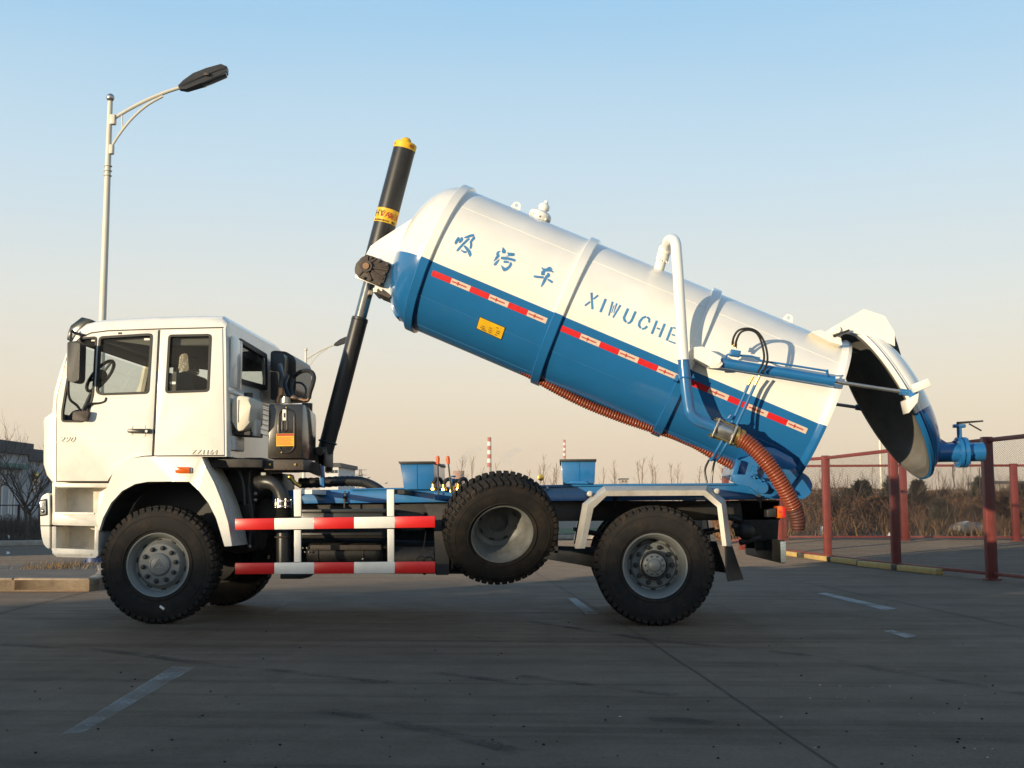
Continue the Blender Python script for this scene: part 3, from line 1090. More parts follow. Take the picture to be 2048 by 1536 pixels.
rb = random.Random(11)
GB = 'winter bushes behind the far fence'
spec = [(1585, 985, 44, .9, 'juniper'), (1640, 982, 42, 1.1, 'brush'), (1700, 985, 46, .9, 'juniper'), (1725, 968, 41, .85, 'juniper'), (1790, 958, 40, .9, 'juniper'), (1838, 968, 41, .75, 'juniper'),
        (1880, 985, 43, 1.0, 'brush'), (1882, 1010, 37, .55, 'juniper'), (1930, 990, 44, 1.1, 'brush'), (1965, 960, 42, .9, 'juniper'), (2000, 985, 45, 1.1, 'brush'), (2040, 975, 42, .95, 'juniper'), (2090, 980, 44, 1.1, 'brush'), (1675, 1005, 38, .5, 'brush')]
labs = ['dark rounded juniper behind the hose end, leftmost of the bushes', 'brown brush clump behind the leftmost fence post bay', 'dark juniper low behind the second fence bay', 'dark cone shaped juniper left of the thin lamp pole',
        'tall dark juniper right behind the fence corner post, under the lid', 'dark narrow juniper just right of the red corner post', 'brown scrub below the blue outlet valve', 'small low dark juniper in front of the scrub, nearest the fence', 'wide brown scrub behind the pale rubble heap',
        'dark tall juniper left of the thick near fence post', 'brown scrub right of the thick near fence post', 'dark juniper at the right picture edge behind the mesh', 'brown scrub outermost on the right behind the mesh', 'small brown tuft beside the first mesh bay']
for (px, py, D, r, kind), lab in zip(spec, labs):
    p = col_at(px, D); top = PD(px, py - 8, D); z0 = p.z + .1
    bush(Vector((p.x, p.y, z0)), max(.7, top.z - z0), r, lab, kind, GB, px, 3800 if kind == 'juniper' else 2300)
more = [(1600, 990, 47), (1622, 996, 40), (1668, 982, 50), (1686, 1000, 41), (1752, 985, 48), (1770, 1000, 40), (1815, 984, 50), (1855, 990, 47), (1905, 985, 50), (1915, 1002, 40), (1950, 995, 46), (1985, 998, 39), (2020, 990, 48), (2062, 985, 46), (2030, 1004, 39), (1560, 985, 46)]
pos = ['between the leftmost juniper and its brown neighbour', 'low in front of the first fence bay', 'far back in the first mesh bay', 'low before the cone shaped juniper', 'just left of the far corner post', 'low beside the thin lamp pole foot', 'just right of the far corner post, far back', 'under the tip of the open lid',
       'under the blue outlet pipe, far back', 'low beside the rubble heap', 'behind the right end of the rubble heap', 'low beside the thick near fence post', 'far back right of the thick near fence post', 'outermost at the right edge, far back', 'low at the right edge before the mesh', 'behind the rear bumper']
for (px, py, D), lab in zip(more, pos):
    p = col_at(px, D); z0 = p.z + .1
    bush(Vector((p.x, p.y, z0)), max(.6, PD(px, py - 12, D).z - z0), 1.25, 'tangled dry brown brush ' + lab, 'brush', GB, px, 2200)
# dry weeds and reeds between the bushes, too many to count
b = MB(); rs = random.Random(5)
for _ in range(12000):
    px, D = rs.uniform(1430, 2140), rs.uniform(DF + 1.0, 58)
    p = col_at(px, D) + Vector((0, 0, .05 + .3 * sstep(34, 42, D)))
    h = rs.uniform(.25, 1.15) * (1 if rs.random() < .85 else 1.7) * min(1, .35 + (D - DF) / 9); a = rs.uniform(0, 6.28); w = rs.uniform(.010, .03)
    q = Vector((math.cos(a) * w, math.sin(a) * w, 0)); k = p + Vector((rs.gauss(0, .5) * h, rs.gauss(0, .5) * h, h * .85))
    b._f([b.bm.verts.new(v) for v in (p - q, p + q, k)])
b.build('dry_weeds', M['brush'], None, sharp=None, normals=False, kind='stuff')
b = MB()
for _ in range(2600):
    px, D = rs.uniform(1430, 2140), rs.uniform(DF + .5, 50)
    p = col_at(px, D) + Vector((0, 0, .05 + .25 * sstep(34, 42, D))); h = rs.uniform(.15, .6); a = rs.uniform(0, 6.28); w = rs.uniform(.01, .03)
    q = Vector((math.cos(a) * w, math.sin(a) * w, 0)); k = p + Vector((rs.gauss(0, .3) * h, rs.gauss(0, .3) * h, h))
    b._f([b.bm.verts.new(v) for v in (p - q, p + q, k)])
b.build('straw_grass', M['straw'], None, sharp=None, normals=False, kind='stuff')


def bare_tree(loc, h, label, group, seed, sapling=True, m='bark2', thick=1.0):
    rnd = random.Random(seed)
    t = thing('bare_tree', loc, label, 'tree', group)
    b = MB()
    if sapling:
        top_ = loc + Vector((rnd.gauss(0, .03) * h, rnd.gauss(0, .03) * h, h))
        mids = [loc.lerp(top_, k / 6) + Vector((rnd.gauss(0, .012) * h, rnd.gauss(0, .012) * h, 0)) * (k not in (0,)) for k in range(7)]
        b.tube(mids, [max(.012, .011 * h * (1 - .8 * k / 6)) * thick for k in range(7)], 5)
        b.build('trunk', M[m], t, sharp=None, normals=False)
        b = MB()
        for k in range(int(11 + h * 1.2)):
            tt = rnd.uniform(.25, .95); i = min(5, int(tt * 6)); s_ = mids[i].lerp(mids[i + 1], tt * 6 - i); a = rnd.uniform(0, 6.28)
            twigs(b, rnd, s_, Vector((math.cos(a) * .55, math.sin(a) * .55, 1)).normalized(), h * .26 * (1.15 - tt) + .2, .011 * thick * h / 5, 1, .35, (1, 3), 3)
        b.build('branches', M[m], t, sharp=None, normals=False)
    else:
        tr_ = loc + Vector((-.12, 0, h * .33))
        b.tube([loc, loc.lerp(tr_, .5) + Vector((.03, 0, 0)), tr_], [.07 * thick, .055 * thick, .05 * thick], 8); b.build('trunk', M[m], t, sharp=None, normals=False)
        b = MB()
        for k in range(7):
            a = k * .9 + rnd.uniform(-.2, .2)
            twigs(b, rnd, tr_ - Vector((0, 0, rnd.uniform(0, .3))), Vector((math.cos(a) * .75, math.sin(a) * .6, .75 + rnd.uniform(-.15, .25))).normalized(), h * rnd.uniform(.34, .48), .030 * thick, 3, .45, (3, 4), 5, .15)
        b.build('branches', M[m], t, sharp=None, normals=False)
    return t


GS = 'bare saplings along the far horizon'
sap = [(920, 910, 95), (945, 912, 105), (964, 934, 110), (992, 925, 100), (1079, 932, 90), (1086, 912, 110), (1098, 935, 85), (1107, 929, 85), (1113, 938, 120), (1206, 935, 95), (1229, 921, 100), (1240, 936, 105),
       (1275, 922, 90), (1284, 915, 100), (1303, 913, 95), (1313, 932, 100), (1345, 930, 95), (1357, 927, 90), (1398, 932, 95), (1446, 932, 95), (1453, 930, 105), (832, 940, 120), (1020, 938, 120), (1060, 940, 115)]
def where(px):
    if px < 900: return 'left of the orange control levers'
    if px < 955: return 'behind the orange control levers'
    if px < 1075: return 'above the spare wheel'
    if px < 1119: return 'between spare wheel and second blue tank rest'
    if px < 1260: return 'just right of the second blue tank rest'
    if px < 1330: return 'in the middle of the gap under the tilted tank'
    if px < 1420: return 'above the right half of the grey mudguard'
    return 'between the dangling lid hoses'
cnt = {}
order = ['first', 'second', 'third', 'fourth', 'fifth', 'sixth']
for px, py, D in sorted(sap):
    w_ = where(px); k = cnt.get(w_, 0); cnt[w_] = k + 1
    base = col_at(px, D); base.z = 0
    bare_tree(base, PD(px, py, D).z, '%s bare sapling from the left %s' % (order[k], w_), GS, px * 3, thick=1.5)
for k, (px, py, D) in enumerate(((1907, 928, 40), (1965, 935, 41), (1935, 950, 44))):
    p = col_at(px, D); bare_tree(Vector((p.x, p.y, p.z + .2)), PD(px, py, D).z - p.z - .2, ['slender bare sapling below the blue outlet valve', 'slender bare sapling beside the thick near fence post', 'small bare sapling behind the rubble heap'][k], 'bare saplings inside the bushes', 900 + k, m='bark', thick=1.3)
for k, px in enumerate(range(1600, 2060, 47)):
    D = 60 + (k * 7) % 12; p = col_at(px, D); p.z += .2
    bare_tree(p, PD(px, 925 + (k * 13) % 30, D).z - p.z, 'faint bare sapling number %d from the left far behind the bushes' % (k + 1) if False else 'faint bare sapling far behind the bushes, %s from the left' % ['1st', '2nd', '3rd', '4th', '5th', '6th', '7th', '8th', '9th', '10th'][k], 'faint saplings behind the bushes', 300 + k, thick=1.3)
# trees at the left edge
p = col_at(28, 38); bare_tree(Vector((p.x + .45, p.y, .1)), 3.6, 'bare young street tree with spreading crown, left edge of the lot', 'bare street trees by the factory', 21, sapling=False, m='bark', thick=1.0)
p = col_at(66, 41); bare_tree(Vector((p.x, p.y, .1)), 3.0, 'thinner bare tree beside the front of the cab', 'bare street trees by the factory', 33, sapling=False, m='bark', thick=.8)
p = col_at(-50, 44); bare_tree(Vector((p.x, p.y, .1)), 4.2, 'bare tree beyond the left edge, its branches reach into view', 'bare street trees by the factory', 40, sapling=False, m='bark', thick=1.1)
b = MB(); rs = random.Random(15)
for _ in range(6000):
    px, D = rs.uniform(-120, 130), rs.uniform(36.5, 52)
    p = col_at(px, D) + Vector((0, 0, .12)); h = rs.uniform(.1, .55) * (1.5 if D > 40 else .5); a = rs.uniform(0, 6.28); w = rs.uniform(.01, .03)
    q = Vector((math.cos(a) * w, math.sin(a) * w, 0)); k = p + Vector((rs.gauss(0, .2) * h, rs.gauss(0, .2) * h, h))
    b._f([b.bm.verts.new(v) for v in (p - q, p + q, k)])
b.build('dry_weeds', M['bark'], None, sharp=None, normals=False, kind='stuff')

# ---------------------------------------------------------------- factory at the left and its low fence
XW = -26.45                                   # its long wall runs straight away from the viewer
def cpt(x, d, z_): return Vector((CAM.x, CAM.y, 0)) + cR * x + cF0 * d + Vector((0, 0, z_))
def cbox(b, x0, x1, d0, d1, z0, z1, bevel=0):
    return b.hexa([cpt(x0, d0, z0), cpt(x1, d0, z0), cpt(x1, d1, z0), cpt(x0, d1, z0), cpt(x0, d0, z1), cpt(x1, d0, z1), cpt(x1, d1, z1), cpt(x0, d1, z1)], bevel)
def on_wall(px, py, X=XW):                    # (distance, height) of a pixel on the wall
    d_ = ray(px, py); k = X / d_.dot(cR); p = CAM + d_ * k
    return (p - CAM).dot(cF0), p.z
fb = thing('factory_building', cpt(XW, 60, 0), 'grey flat roofed factory with dark parapet and teal band, left edge', 'building')
d1_, z1 = on_wall(57, 887.5); d2_, z2 = on_wall(110, 903)
b = MB(); cbox(b, XW - 16, XW, 13, d1_, 0, z1 - .62); b.build('wall', M['facade'], fb)  # near end carried out of view so that it shades the road
b = MB(); cbox(b, XW - 16.2, XW + .22, 12.8, d1_ + .2, z1 - .62, z1); b.build('parapet', M['parapet'], fb)
b = MB(); cbox(b, XW - 15, XW - .25, d1_, 92, 0, z2 - .65); b.build('annex_wall', M['facade'], fb)
b = MB(); cbox(b, XW - 15.2, XW - .05, d1_ + .21, 92.2, z2 - .65, z2); b.build('parapet', M['parapet'], fb)
za, zb_ = on_wall(20, 927)[1], on_wall(20, 937)[1]
b = MB(); cbox(b, XW, XW + .35, 36, on_wall(46, 930)[0], zb_, za, .02); b.build('canopy', M['teal'], fb)
zc = on_wall(20, 900)[1]
b = MB(); cbox(b, XW, XW + .10, 36, d1_ - .1, zc - .10, zc); b.build('cornice', M['parapet'], fb)
for (x0, x1, y0, y1) in ((-9, 3, 958, 1030), (16, 20, 982, 1028), (21.5, 27, 984, 1030), (-60, -20, 952, 1030), (-120, -80, 952, 1030)):
    (da, _), (db, _) = on_wall(x0, y0), on_wall(x1, y0); zt_, zl = on_wall(x0, y0)[1], max(.1, on_wall(x0, y1)[1])
    b = MB(); cbox(b, XW - .05, XW + .04, da, db, zl, zt_); w_ = b.build('window', M['winglass'], fb)
    for dd_ in (da, db):
        b = MB(); cbox(b, XW - .05, XW + .07, dd_ - .08, dd_ + .08, zl, zt_ + .08); b.build('window_frame', M['bwhite'], w_)
for j in range(4):
    for i in range(4):
        x0 = 46.5 + i * 8.6; y0 = 958 + j * 6.6
        if x0 < 57:
            continue
        (da, zt_), (db, _) = on_wall(x0, y0, XW - .25), on_wall(x0 + 6, y0, XW - .25)
        b = MB(); cbox(b, XW - .3, XW - .2, da, db, zt_ - .16, zt_); b.build('window', M['winglass'] if (i * 3 + j) % 4 else M['bwhite'], fb)
dl, zl = on_wall(70, 951, XW - .1); b = MB(); b.ball(cpt(XW - .1, dl, zl), .22, 10); b.build('wall_light', M['brass'], fb)
lf = thing('low_fence', col_at(-100, 46), 'low red railing, its shade in the paint, in front of the grey factory, left edge', 'fence')
M['shadefence'] = mat('shaded_railing_paint', (.035, .014, .014), .6, var=.2)  # red fence colour darkened to stand for shade on the railing
for k in range(7):
    px = -130 + k * 42; p = col_at(px, 46)
    b = MB(); b.bb((p.x - .04, p.y - .04, .1), (p.x + .04, p.y + .04, PD(px, 1010, 46).z + .02)); b.build('post', M['shadefence'], lf)
a, c = col_at(-130, 46), col_at(122, 46); zt = PD(0, 1010, 46).z
for zz in (zt, .45):
    b = MB(); b.bb((a.x, a.y - .02, zz - .03), (c.x, a.y + .03, zz + .01)); b.build('rail', M['shadefence'], lf)
# ---------------------------------------------------------------- far buildings and chimneys
def far_block(px0, px1, py0, D, label, m='bwhite', win=None, dep=12):
    a, c = PD(px0, 1018, D), PD(px1, 1018, D); z1 = PD(px0, py0, D).z
    t = thing('far_building', (a.x, a.y, 0), label, 'building')
    b = MB(); b.bb((a.x, a.y, 0), (c.x, a.y + dep, z1)); b.build('wall', M[m], t)
    b = MB(); b.bb((a.x - .3, a.y - .3, z1), (c.x + .3, a.y + dep + .3, z1 + .5)); b.build('roof', M['parapet'], t)
    for (x0, x1, y0, y1) in win or ():
        p, q = PD(x0, y1, D), PD(x1, y0, D)
        b = MB(); b.bb((p.x, a.y - .15, p.z), (q.x, a.y + .1, q.z)); b.build('window', M['winglass'], t)
    return t
far_block(640, 676, 934, 150, 'pale far building with small dark windows at the foot of the ram', 'bwhite', [(652, 658, 940, 946), (661, 667, 940, 946), (652, 658, 954, 960), (661, 667, 954, 960), (670, 674, 940, 946)])
far_block(1241, 1257, 959, 500, 'small pale far building right of the second tank rest', 'rubble', [(1244, 1247, 961, 964), (1250, 1253, 961, 964)])
far_block(1990, 2048, 968, 200, 'low pale wall like building behind the right hand mesh', 'rubble', [(2002, 2010, 976, 984), (2024, 2032, 976, 984)])
far_block(30, 62, 1000, 130, 'low far shed behind the bare street tree', 'facade')
def chimney(px, py, wtop, D, label, bands):
    p = PD(px, 1018, D); zt = PD(px, py, D).z; r = wtop / 2 * D / FPX
    t = thing('chimney', (p.x, p.y, 0), label, 'chimney', 'striped chimneys on the horizon')
    hs = 9.6 * D / FPX * (wtop / 8.0) * .95
    rad = lambda z_: r * (1 + .5 * (zt - z_) / zt)
    z_ = zt
    for k in range(bands):
        b = MB(); b.lathe([(rad(z_ - hs), z_ - hs), (rad(z_), z_)] + ([(0, z_)] if k == 0 else []), (p.x, p.y, 0), (0, 0, 1), 20); b.build('red_band' if k % 2 == 0 else 'white_band', M['chim_r'] if k % 2 == 0 else M['chim_w'], t); z_ -= hs
    b = MB(); b.lathe([(rad(0), 0), (rad(z_), z_)], (p.x, p.y, 0), (0, 0, 1), 20); b.build('shaft', M['chim_c'], t)
    b = MB(); b.torus((p.x, p.y, zt), (0, 0, 1), r, r * .12, 20, 6); b.build('rim', M['chim_r'], t)
chimney(978.5, 875, 7.4, 900, 'nearer red and white striped chimney above the spare wheel', 7)
chimney(1129.5, 880, 4.6, 1300, 'thinner red and white striped chimney above the second tank rest', 7)
p = PD(917, 1018, 1000); k_ = 1000 / FPX
ct = thing('cooling_tower', (p.x, p.y, 0), 'squat reddish cooling tower behind the orange levers', 'tower')
zt = PD(917, 942, 1000).z
b = MB(); b.lathe([(13 * k_, 0), (9.5 * k_, zt * .45), (9.6 * k_, zt * .6), (11.5 * k_, zt), (11.0 * k_, zt), (9 * k_, zt * .6)], (p.x, p.y, 0), (0, 0, 1), 28); b.build('tower_shell', M['brickred'], ct)
b = MB(); b.torus((p.x, p.y, zt), (0, 0, 1), 11.4 * k_, .5 * k_, 28, 6); b.build('tower_rim', M['rubble'], ct)
# thin steam drifting from the tower
b = MB()
for px, py, rx, rz in ((925, 926, 9, 12), (934, 914, 10, 9), (944, 904, 11, 8), (956, 898, 9, 6), (1008, 916, 10, 9), (1020, 908, 12, 8), (1034, 900, 12, 7), (1016, 924, 9, 8)):
    p = PD(px, py, 985); b.ball(p, 1.0, 14, (rx * .41, rx * .41, rz * .41))
st_ = b.build('steam', [], None, sharp=None, kind='stuff')
sm_ = bpy.data.materials.new('pale_steam'); sm_.use_nodes = True
sm_.node_tree.nodes.remove(sm_.node_tree.nodes['Principled BSDF'])
sv_ = sm_.node_tree.nodes.new('ShaderNodeVolumePrincipled')
sv_.inputs['Color'].default_value = (.78, .80, .86, 1); sv_.inputs['Density'].default_value = .022
sm_.node_tree.links.new(sv_.outputs[0], sm_.node_tree.nodes['Material Output'].inputs['Volume'])
st_.data.materials.append(sm_)
# pylon
p = PD(720, 1018, 420); zt = PD(720, 938, 420).z
py_ = thing('pylon', (p.x, p.y, 0), 'faint lattice pylon above the black return hose', 'pylon')
b = MB()
for sx in (-1, 1):
    for sy in (-1, 1): b.tube([Vector((p.x + sx * 2, p.y + sy * 2, 0)), Vector((p.x + sx * .3, p.y + sy * .3, zt))], .10, 4)
for k in range(5):
    z0, z1 = zt * k / 5, zt * (k + 1) / 5; w0, w1 = 2 - 1.7 * k / 5, 2 - 1.7 * (k + 1) / 5
    b.tube([Vector((p.x - w0, p.y, z0)), Vector((p.x + w1, p.y, z1))], .07, 4); b.tube([Vector((p.x + w0, p.y, z0)), Vector((p.x - w1, p.y, z1))], .07, 4)
b.build('lattice', M['steel'], py_)
for f in (.72, .86, .98):
    b = MB(); b.tube([Vector((p.x - 2.2, p.y, zt * f)), Vector((p.x + 2.2, p.y, zt * f))], .09, 4); b.build('crossarm', M['steel'], py_)

# ---------------------------------------------------------------- small things on the ground
def rock(loc, r, seed, m='rubble'):
    rnd = random.Random(seed); b = MB(); b.ball((0, 0, 0), r, 7, (1.2, .9, .65))
    for v in b.bm.verts: v.co += Vector((rnd.gauss(0, .14) * r, rnd.gauss(0, .14) * r, rnd.gauss(0, .1) * r))
    for v in b.bm.verts: v.co += Vector(loc) + Vector((0, 0, r * .4))
    return b
for k, (px, D, r) in enumerate(((1925, 35.5, .32), (1945, 36, .26), (1958, 35.6, .20), (1936, 35.3, .16))):
    p = col_at(px, D); o = rock((p.x, p.y, p.z + .12), r, k).build('boulder', M['rubble'], None, sharp=50)
    tag(o, ['largest pale stone of the rubble heap behind the far fence', 'second largest pale stone of the rubble heap', 'small pale stone at the right end of the rubble heap', 'small pale stone lying in front of the rubble heap'][k], 'stone', 'stones of the rubble heap')
p = on_ground(1756, 1083); tag(rock((p.x, p.y, p.z), .17, 8).build('boulder', M['rubble'], None, sharp=50), 'grey stone on the asphalt left of the far fence corner post', 'stone')
def scrap(p, w, h, lab, seed, tall=False):
    rnd = random.Random(seed); b = MB()
    q = [p + Vector((-w, 0, .01)), p + Vector((w, .02, .015)), p + Vector((w * .8, .05, h)), p + Vector((-w * .7, .06, h * 1.2))]
    for a in q: a += Vector((rnd.gauss(0, .01), rnd.gauss(0, .01), 0))
    b.hexa([q[0], q[1], q[1] + Vector((0, .02, 0)), q[0] + Vector((0, .02, 0)), q[3], q[2], q[2] + Vector((0, .02, 0)), q[3] + Vector((0, .02, 0))])
    tag(b.build('paper_scrap', M['paper'], None), lab, 'litter', 'litter along the verges')
p = col_at(18, 37.5); scrap(Vector((p.x, p.y, .14)), .05, .12, 'crumpled white paper on the dark verge at the left edge', 1)
p = on_ground(16, 1109); scrap(p + Vector((0, -.05, 0)), .04, .06, 'small white scrap at the foot of the far kerb, left edge', 2)
p = col_at(1783, DF + .9); scrap(p + Vector((0, 0, .05)), .14, .10, 'white scrap beside the red corner post of the far fence', 3)
p = col_at(1644, DF + 1.5); scrap(p + Vector((0, 0, .08)), .09, .22, 'pale bag behind the far fence near the hose end', 4)
b = MB(); rs = random.Random(77)
for px, py in [(1680, 1374), (1745, 1377), (1780, 1374), (1675, 1396), (1690, 1398), (1620, 1398), (1840, 1430), (1868, 1428), (1930, 1392), (1965, 1480), (1950, 1500), (1975, 1517), (1985, 1500), (1640, 1372), (1240, 1435), (340, 1300)] + [(rs.uniform(1500, 2040), rs.uniform(1350, 1530)) for _ in range(3)]:
    p = on_ground(px, py, .006); w = rs.uniform(.005, .013); h = w * rs.uniform(.3, .8)
    b._f([b.bm.verts.new(p + Vector(v)) for v in ((-w, -h * .4, 0), (w * .2, -h, 0), (w, h * .2, 0), (-w * .1, h, 0))])
b.build('paint_flecks', M['paper'], None, sharp=None, normals=False, kind='stuff')
b = MB()
for _ in range(150):
    p = on_ground(rs.uniform(-50, 2100), 1175 + 380 * rs.random() ** .8, .0); r_ = rs.uniform(.002, .0065)
    b.ball(p + Vector((0, 0, r_ * .5)), r_, 5, (1.3, 1, .7))
b.build('gravel', M['rubber'], None, sharp=None, normals=False, kind='stuff')

# ---------------------------------------------------------------- the air
HAZE = 0.00025
if HAZE > 0:
    b = MB(); b.bb((-900, -120, -1.5), (900, 1500, 75))
    hz = b.build('haze', [], None, sharp=None, kind='stuff')
    hm = bpy.data.materials.new('pale_air'); hm.use_nodes = True
    hn, hl = hm.node_tree.nodes, hm.node_tree.links
    hn.remove(hn['Principled BSDF'])
    pv_ = hn.new('ShaderNodeVolumePrincipled')
    pv_.inputs['Color'].default_value = (.95, .90, .84, 1)
    pv_.inputs['Density'].default_value = HAZE
    hl.new(pv_.outputs[0], hn['Material Output'].inputs['Volume'])
    hz.data.materials.append(hm)

# ---------------------------------------------------------------- the hall behind the viewer whose shadow lies over the foreground
hall = thing('factory_hall', (-28, -60, 0), 'long low factory hall standing behind the viewer', 'building')
HY, HH = -52.0, 0.75 + 52.0 * math.tan(SUN_EL) / math.cos(SUN_AZ)
b = MB(); b.bb((-55, HY - 26, 0), (16, HY, HH - .5)); b.build('wall', M['facade'], hall)
b = MB(); b.bb((-55.3, HY - 26.3, HH - .5), (16.3, HY + .0, HH)); b.build('roof', M['parapet'], hall)
for k in range(9):
    b = MB(); b.bb((-52 + k * 7.5, HY - .05, 1.2), (-48.5 + k * 7.5, HY + .06, 3.4)); b.build('window', M['winglass'], hall)

# ================================================================ THE TRUCK
YW = 2.46                                    # overall width
truck = thing('sewage_truck', (0, 1.23, 0), 'white and blue sewage suction truck with its tank tipped up and rear lid open', 'truck')

# ---------------------------------------------------------------- wheels
def tyre_mesh():
    b = MB()
    prof = [(.292, .128), (.315, .140), (.36, .152), (.43, .158), (.485, .150), (.515, .140), (.532, .118), (.538, .06), (.538, -.06), (.532, -.118), (.515, -.140),
            (.485, -.150), (.43, -.158), (.36, -.152), (.315, -.140), (.292, -.128)]
    b.lathe(prof, (0, 0, 0), (0, -1, 0), 64, close=True)
    b.torus((0, -.150, 0), (0, -1, 0), .335, .006, 64, 6)
    b.torus((0, -.154, 0), (0, -1, 0), .46, .004, 64, 6)
    return b.mesh('tyre', M['rubber'], 40)


def tread_mesh():
    b = MB()
    N = 50
    for k in range(N):
        for side, off in ((1, 0), (-1, .5)):
            th = 2 * math.pi * (k + off) / N
            w = 2 * math.pi / N * .33
            def q(r, a, h): return Vector((r * math.cos(a), -h * side, r * math.sin(a)))
            sk = .05                            # lugs run obliquely towards the middle
            for h0, h1, r0, r1, a0, a1 in ((.112, .146, .505, .552, 0, sk * .35), (.015, .112, .53, .560, sk * .35, sk)):
                A, B = th + a0, th + a1
                if h0 < .1:
                    lo, hi = (h0, B), (h1, A)
                else:
                    lo, hi = (h0, A + sk * .0), (h1, A)
                rT = (r1, r1 if h0 < .1 else .535)
                pts = [q(r0, lo[1] - w, lo[0]), q(r0, hi[1] - w, hi[0]), q(r0, hi[1] + w, hi[0]), q(r0, lo[1] + w, lo[0]),
                       q(rT[0], lo[1] - w, lo[0]), q(rT[1], hi[1] - w, hi[0]), q(rT[1], hi[1] + w, hi[0]), q(rT[0], lo[1] + w, lo[0])]
                b.hexa(pts)
    return b.mesh('tread_lugs', M['rubber'], 25)


ME_TYRE, ME_TREAD = tyre_mesh(), tread_mesh()
NB = MB()
NB.lathe([(.022, 0), (.024, .004), (.024, .012), (.0155, .013), (.0155, .034), (.012, .038), (0, .038)], (0, 0, 0), (0, -1, 0), 12)
ME_NUT = NB.mesh('wheel_nut', M['nut'], 30)
SB = MB()
SB.box((0, 0, 0), (.05, .012, .016), None, .004)
ME_SLOT = SB.mesh('vent_slot', M['seal'], 30)


def rim_mesh(kind):
    b = MB()
    if kind == 'front':
        prof = [(0, .112), (.088, .112), (.1, .106), (.104, .092), (.112, .086), (.192, .084), (.206, .074), (.222, .040), (.236, .030), (.25, .036), (.262, .078), (.274, .108), (.284, .118), (.291, .136), (.303, .140), (.306, .12), (.29, .10), (.27, -.10), (.30, -.135)]
    elif kind == 'rear':
        prof = [(0, .098), (.03, .096), (.055, .080), (.062, .060), (.095, .054), (.108, .044), (.112, .010), (.135, -.03), (.14, -.05), (.205, -.052), (.222, -.07), (.236, -.07), (.243, -.03), (.253, .05), (.266, .098), (.278, .112), (.289, .134), (.303, .140), (.306, .12), (.29, .10), (.27, -.10), (.30, -.135)]
    else:
        prof = [(0, -.16), (.10, -.16), (.102, -.118), (.20, -.116), (.216, -.10), (.236, -.088), (.246, -.04), (.252, .03), (.264, .080), (.278, .104), (.289, .134), (.303, .140), (.306, .12), (.29, .10), (.27, -.10), (.30, -.135)]
    b.lathe(prof, (0, 0, 0), (0, -1, 0), 56)
    return b.mesh('rim', M['rim'] if kind != 'spare' else M['rimdark'], 30)


RIMS = {k: rim_mesh(k) for k in ('front', 'rear', 'spare')}


def wheel(center, kind, parent, out=(0, -1, 0), name='wheel', phase=.15, detail=True):
    g = group_part(name, center, parent)
    q = Vector((0, -1, 0)).rotation_difference(Vector(out).normalized())
    g.rotation_mode = 'QUATERNION'
    g.rotation_quaternion = q
    link('tyre', ME_TYRE, g, at=center)
    link('tread_lugs', ME_TREAD, g, at=center, kind='stuff')
    link('rim', RIMS[kind], g, at=center)
    if not detail: return g
    h, rr, n = {'front': (.084, .158, 10), 'rear': (-.050, .172, 10), 'spare': (-.116, .158, 0)}[kind]
    for k in range(n):
        th = phase + 2 * math.pi * k / n
        o = link('wheel_nut', ME_NUT, g, at=center)
        o.location = (rr * math.cos(th), -h, rr * math.sin(th))
    ns = 10 if kind != 'spare' else 8
    for k in range(ns):
        th = phase + .3 + 2 * math.pi * k / ns
        o = link('vent_slot', ME_SLOT, g, at=center)
        rs, hs = {'front': (.237, .032), 'rear': (.228, -.069), 'spare': (.18, -.113)}[kind]
        o.location = (rs * math.cos(th), -hs, rs * math.sin(th))
        o.rotation_euler = (0, -th + math.pi / 2, 0)
    return g


cFr = P(325, 1130, .15); cFr.z = .558
cRe = P(1308, 1130, .15); cRe.z = .558
w1 = wheel(cFr, 'front', truck)
# raised maker's emblem on the front cap
eb = MB()
for a, bb_ in (((-.052, -.035), (0, .05)), ((0, .05), (.052, -.035)), ((-.052, -.035), (.052, -.035)), ((-.02, -.012), (0.0, .02)), ((0.0, .02), (.02, -.012))):
    eb.tube([(a[0], -.113, a[1]), (bb_[0], -.113, bb_[1])], .006, 6)
eb.torus((0, -.112, 0), (0, -1, 0), .083, .004, 40, 6)
o = link('hub_emblem', eb.mesh('hub_emblem', M['rim'], 40), w1, at=cFr)
sb = MB()
sb.box((.06, -.1585, -.40), (.052, .004, .022), Matrix.Rotation(.6, 3, 'Y'), .004)
link('paper_sticker', sb.mesh('paper_sticker', M['offwhite']), w1, at=cFr)
w2 = wheel(cRe, 'rear', truck, phase=.0)
hb = MB()
for k in range(10):
    th = 2 * math.pi * k / 10
    hb.cyl((.085 * math.cos(th), -.054, .085 * math.sin(th)), (.085 * math.cos(th), -.064, .085 * math.sin(th)), .008, 8)
hb.torus((0, -.012, 0), (0, -1, 0), .126, .012, 40, 8)
link('hub_bolts', hb.mesh('hub_bolts', M['nut'], 40), w2, at=cRe)
link('rear_tyre', ME_TYRE, truck, at=cRe + Vector((0, .34, 0)), label='inner tyre of the twin rear wheel')
link('tread_lugs', ME_TREAD, truck, at=cRe + Vector((0, .34, 0)), kind='stuff')
for c, kd in ((cFr, 'front'), (cRe, 'rear')):
    cc = Vector((c.x, YW - .15, c.z))
    wheel(cc, kd, truck, out=(0, 1, 0), detail=False)
for c in (cFr, cRe):
    b = MB(); b.cyl((c.x, YW - .62, c.z), (c.x, YW - .26, c.z), .27, 28); b.build('added_brake_drum', M['black'], truck)  # black drum added to cover the sunlit back of the far rim
cc = Vector((cRe.x, YW - .49, cRe.z))
link('rear_tyre', ME_TYRE, truck, at=cc)
cSp = P(1000, 1056, .34)
sp = wheel(cSp, 'spare', truck, out=(.24, -1, -.50), name='spare_wheel')
b = MB()
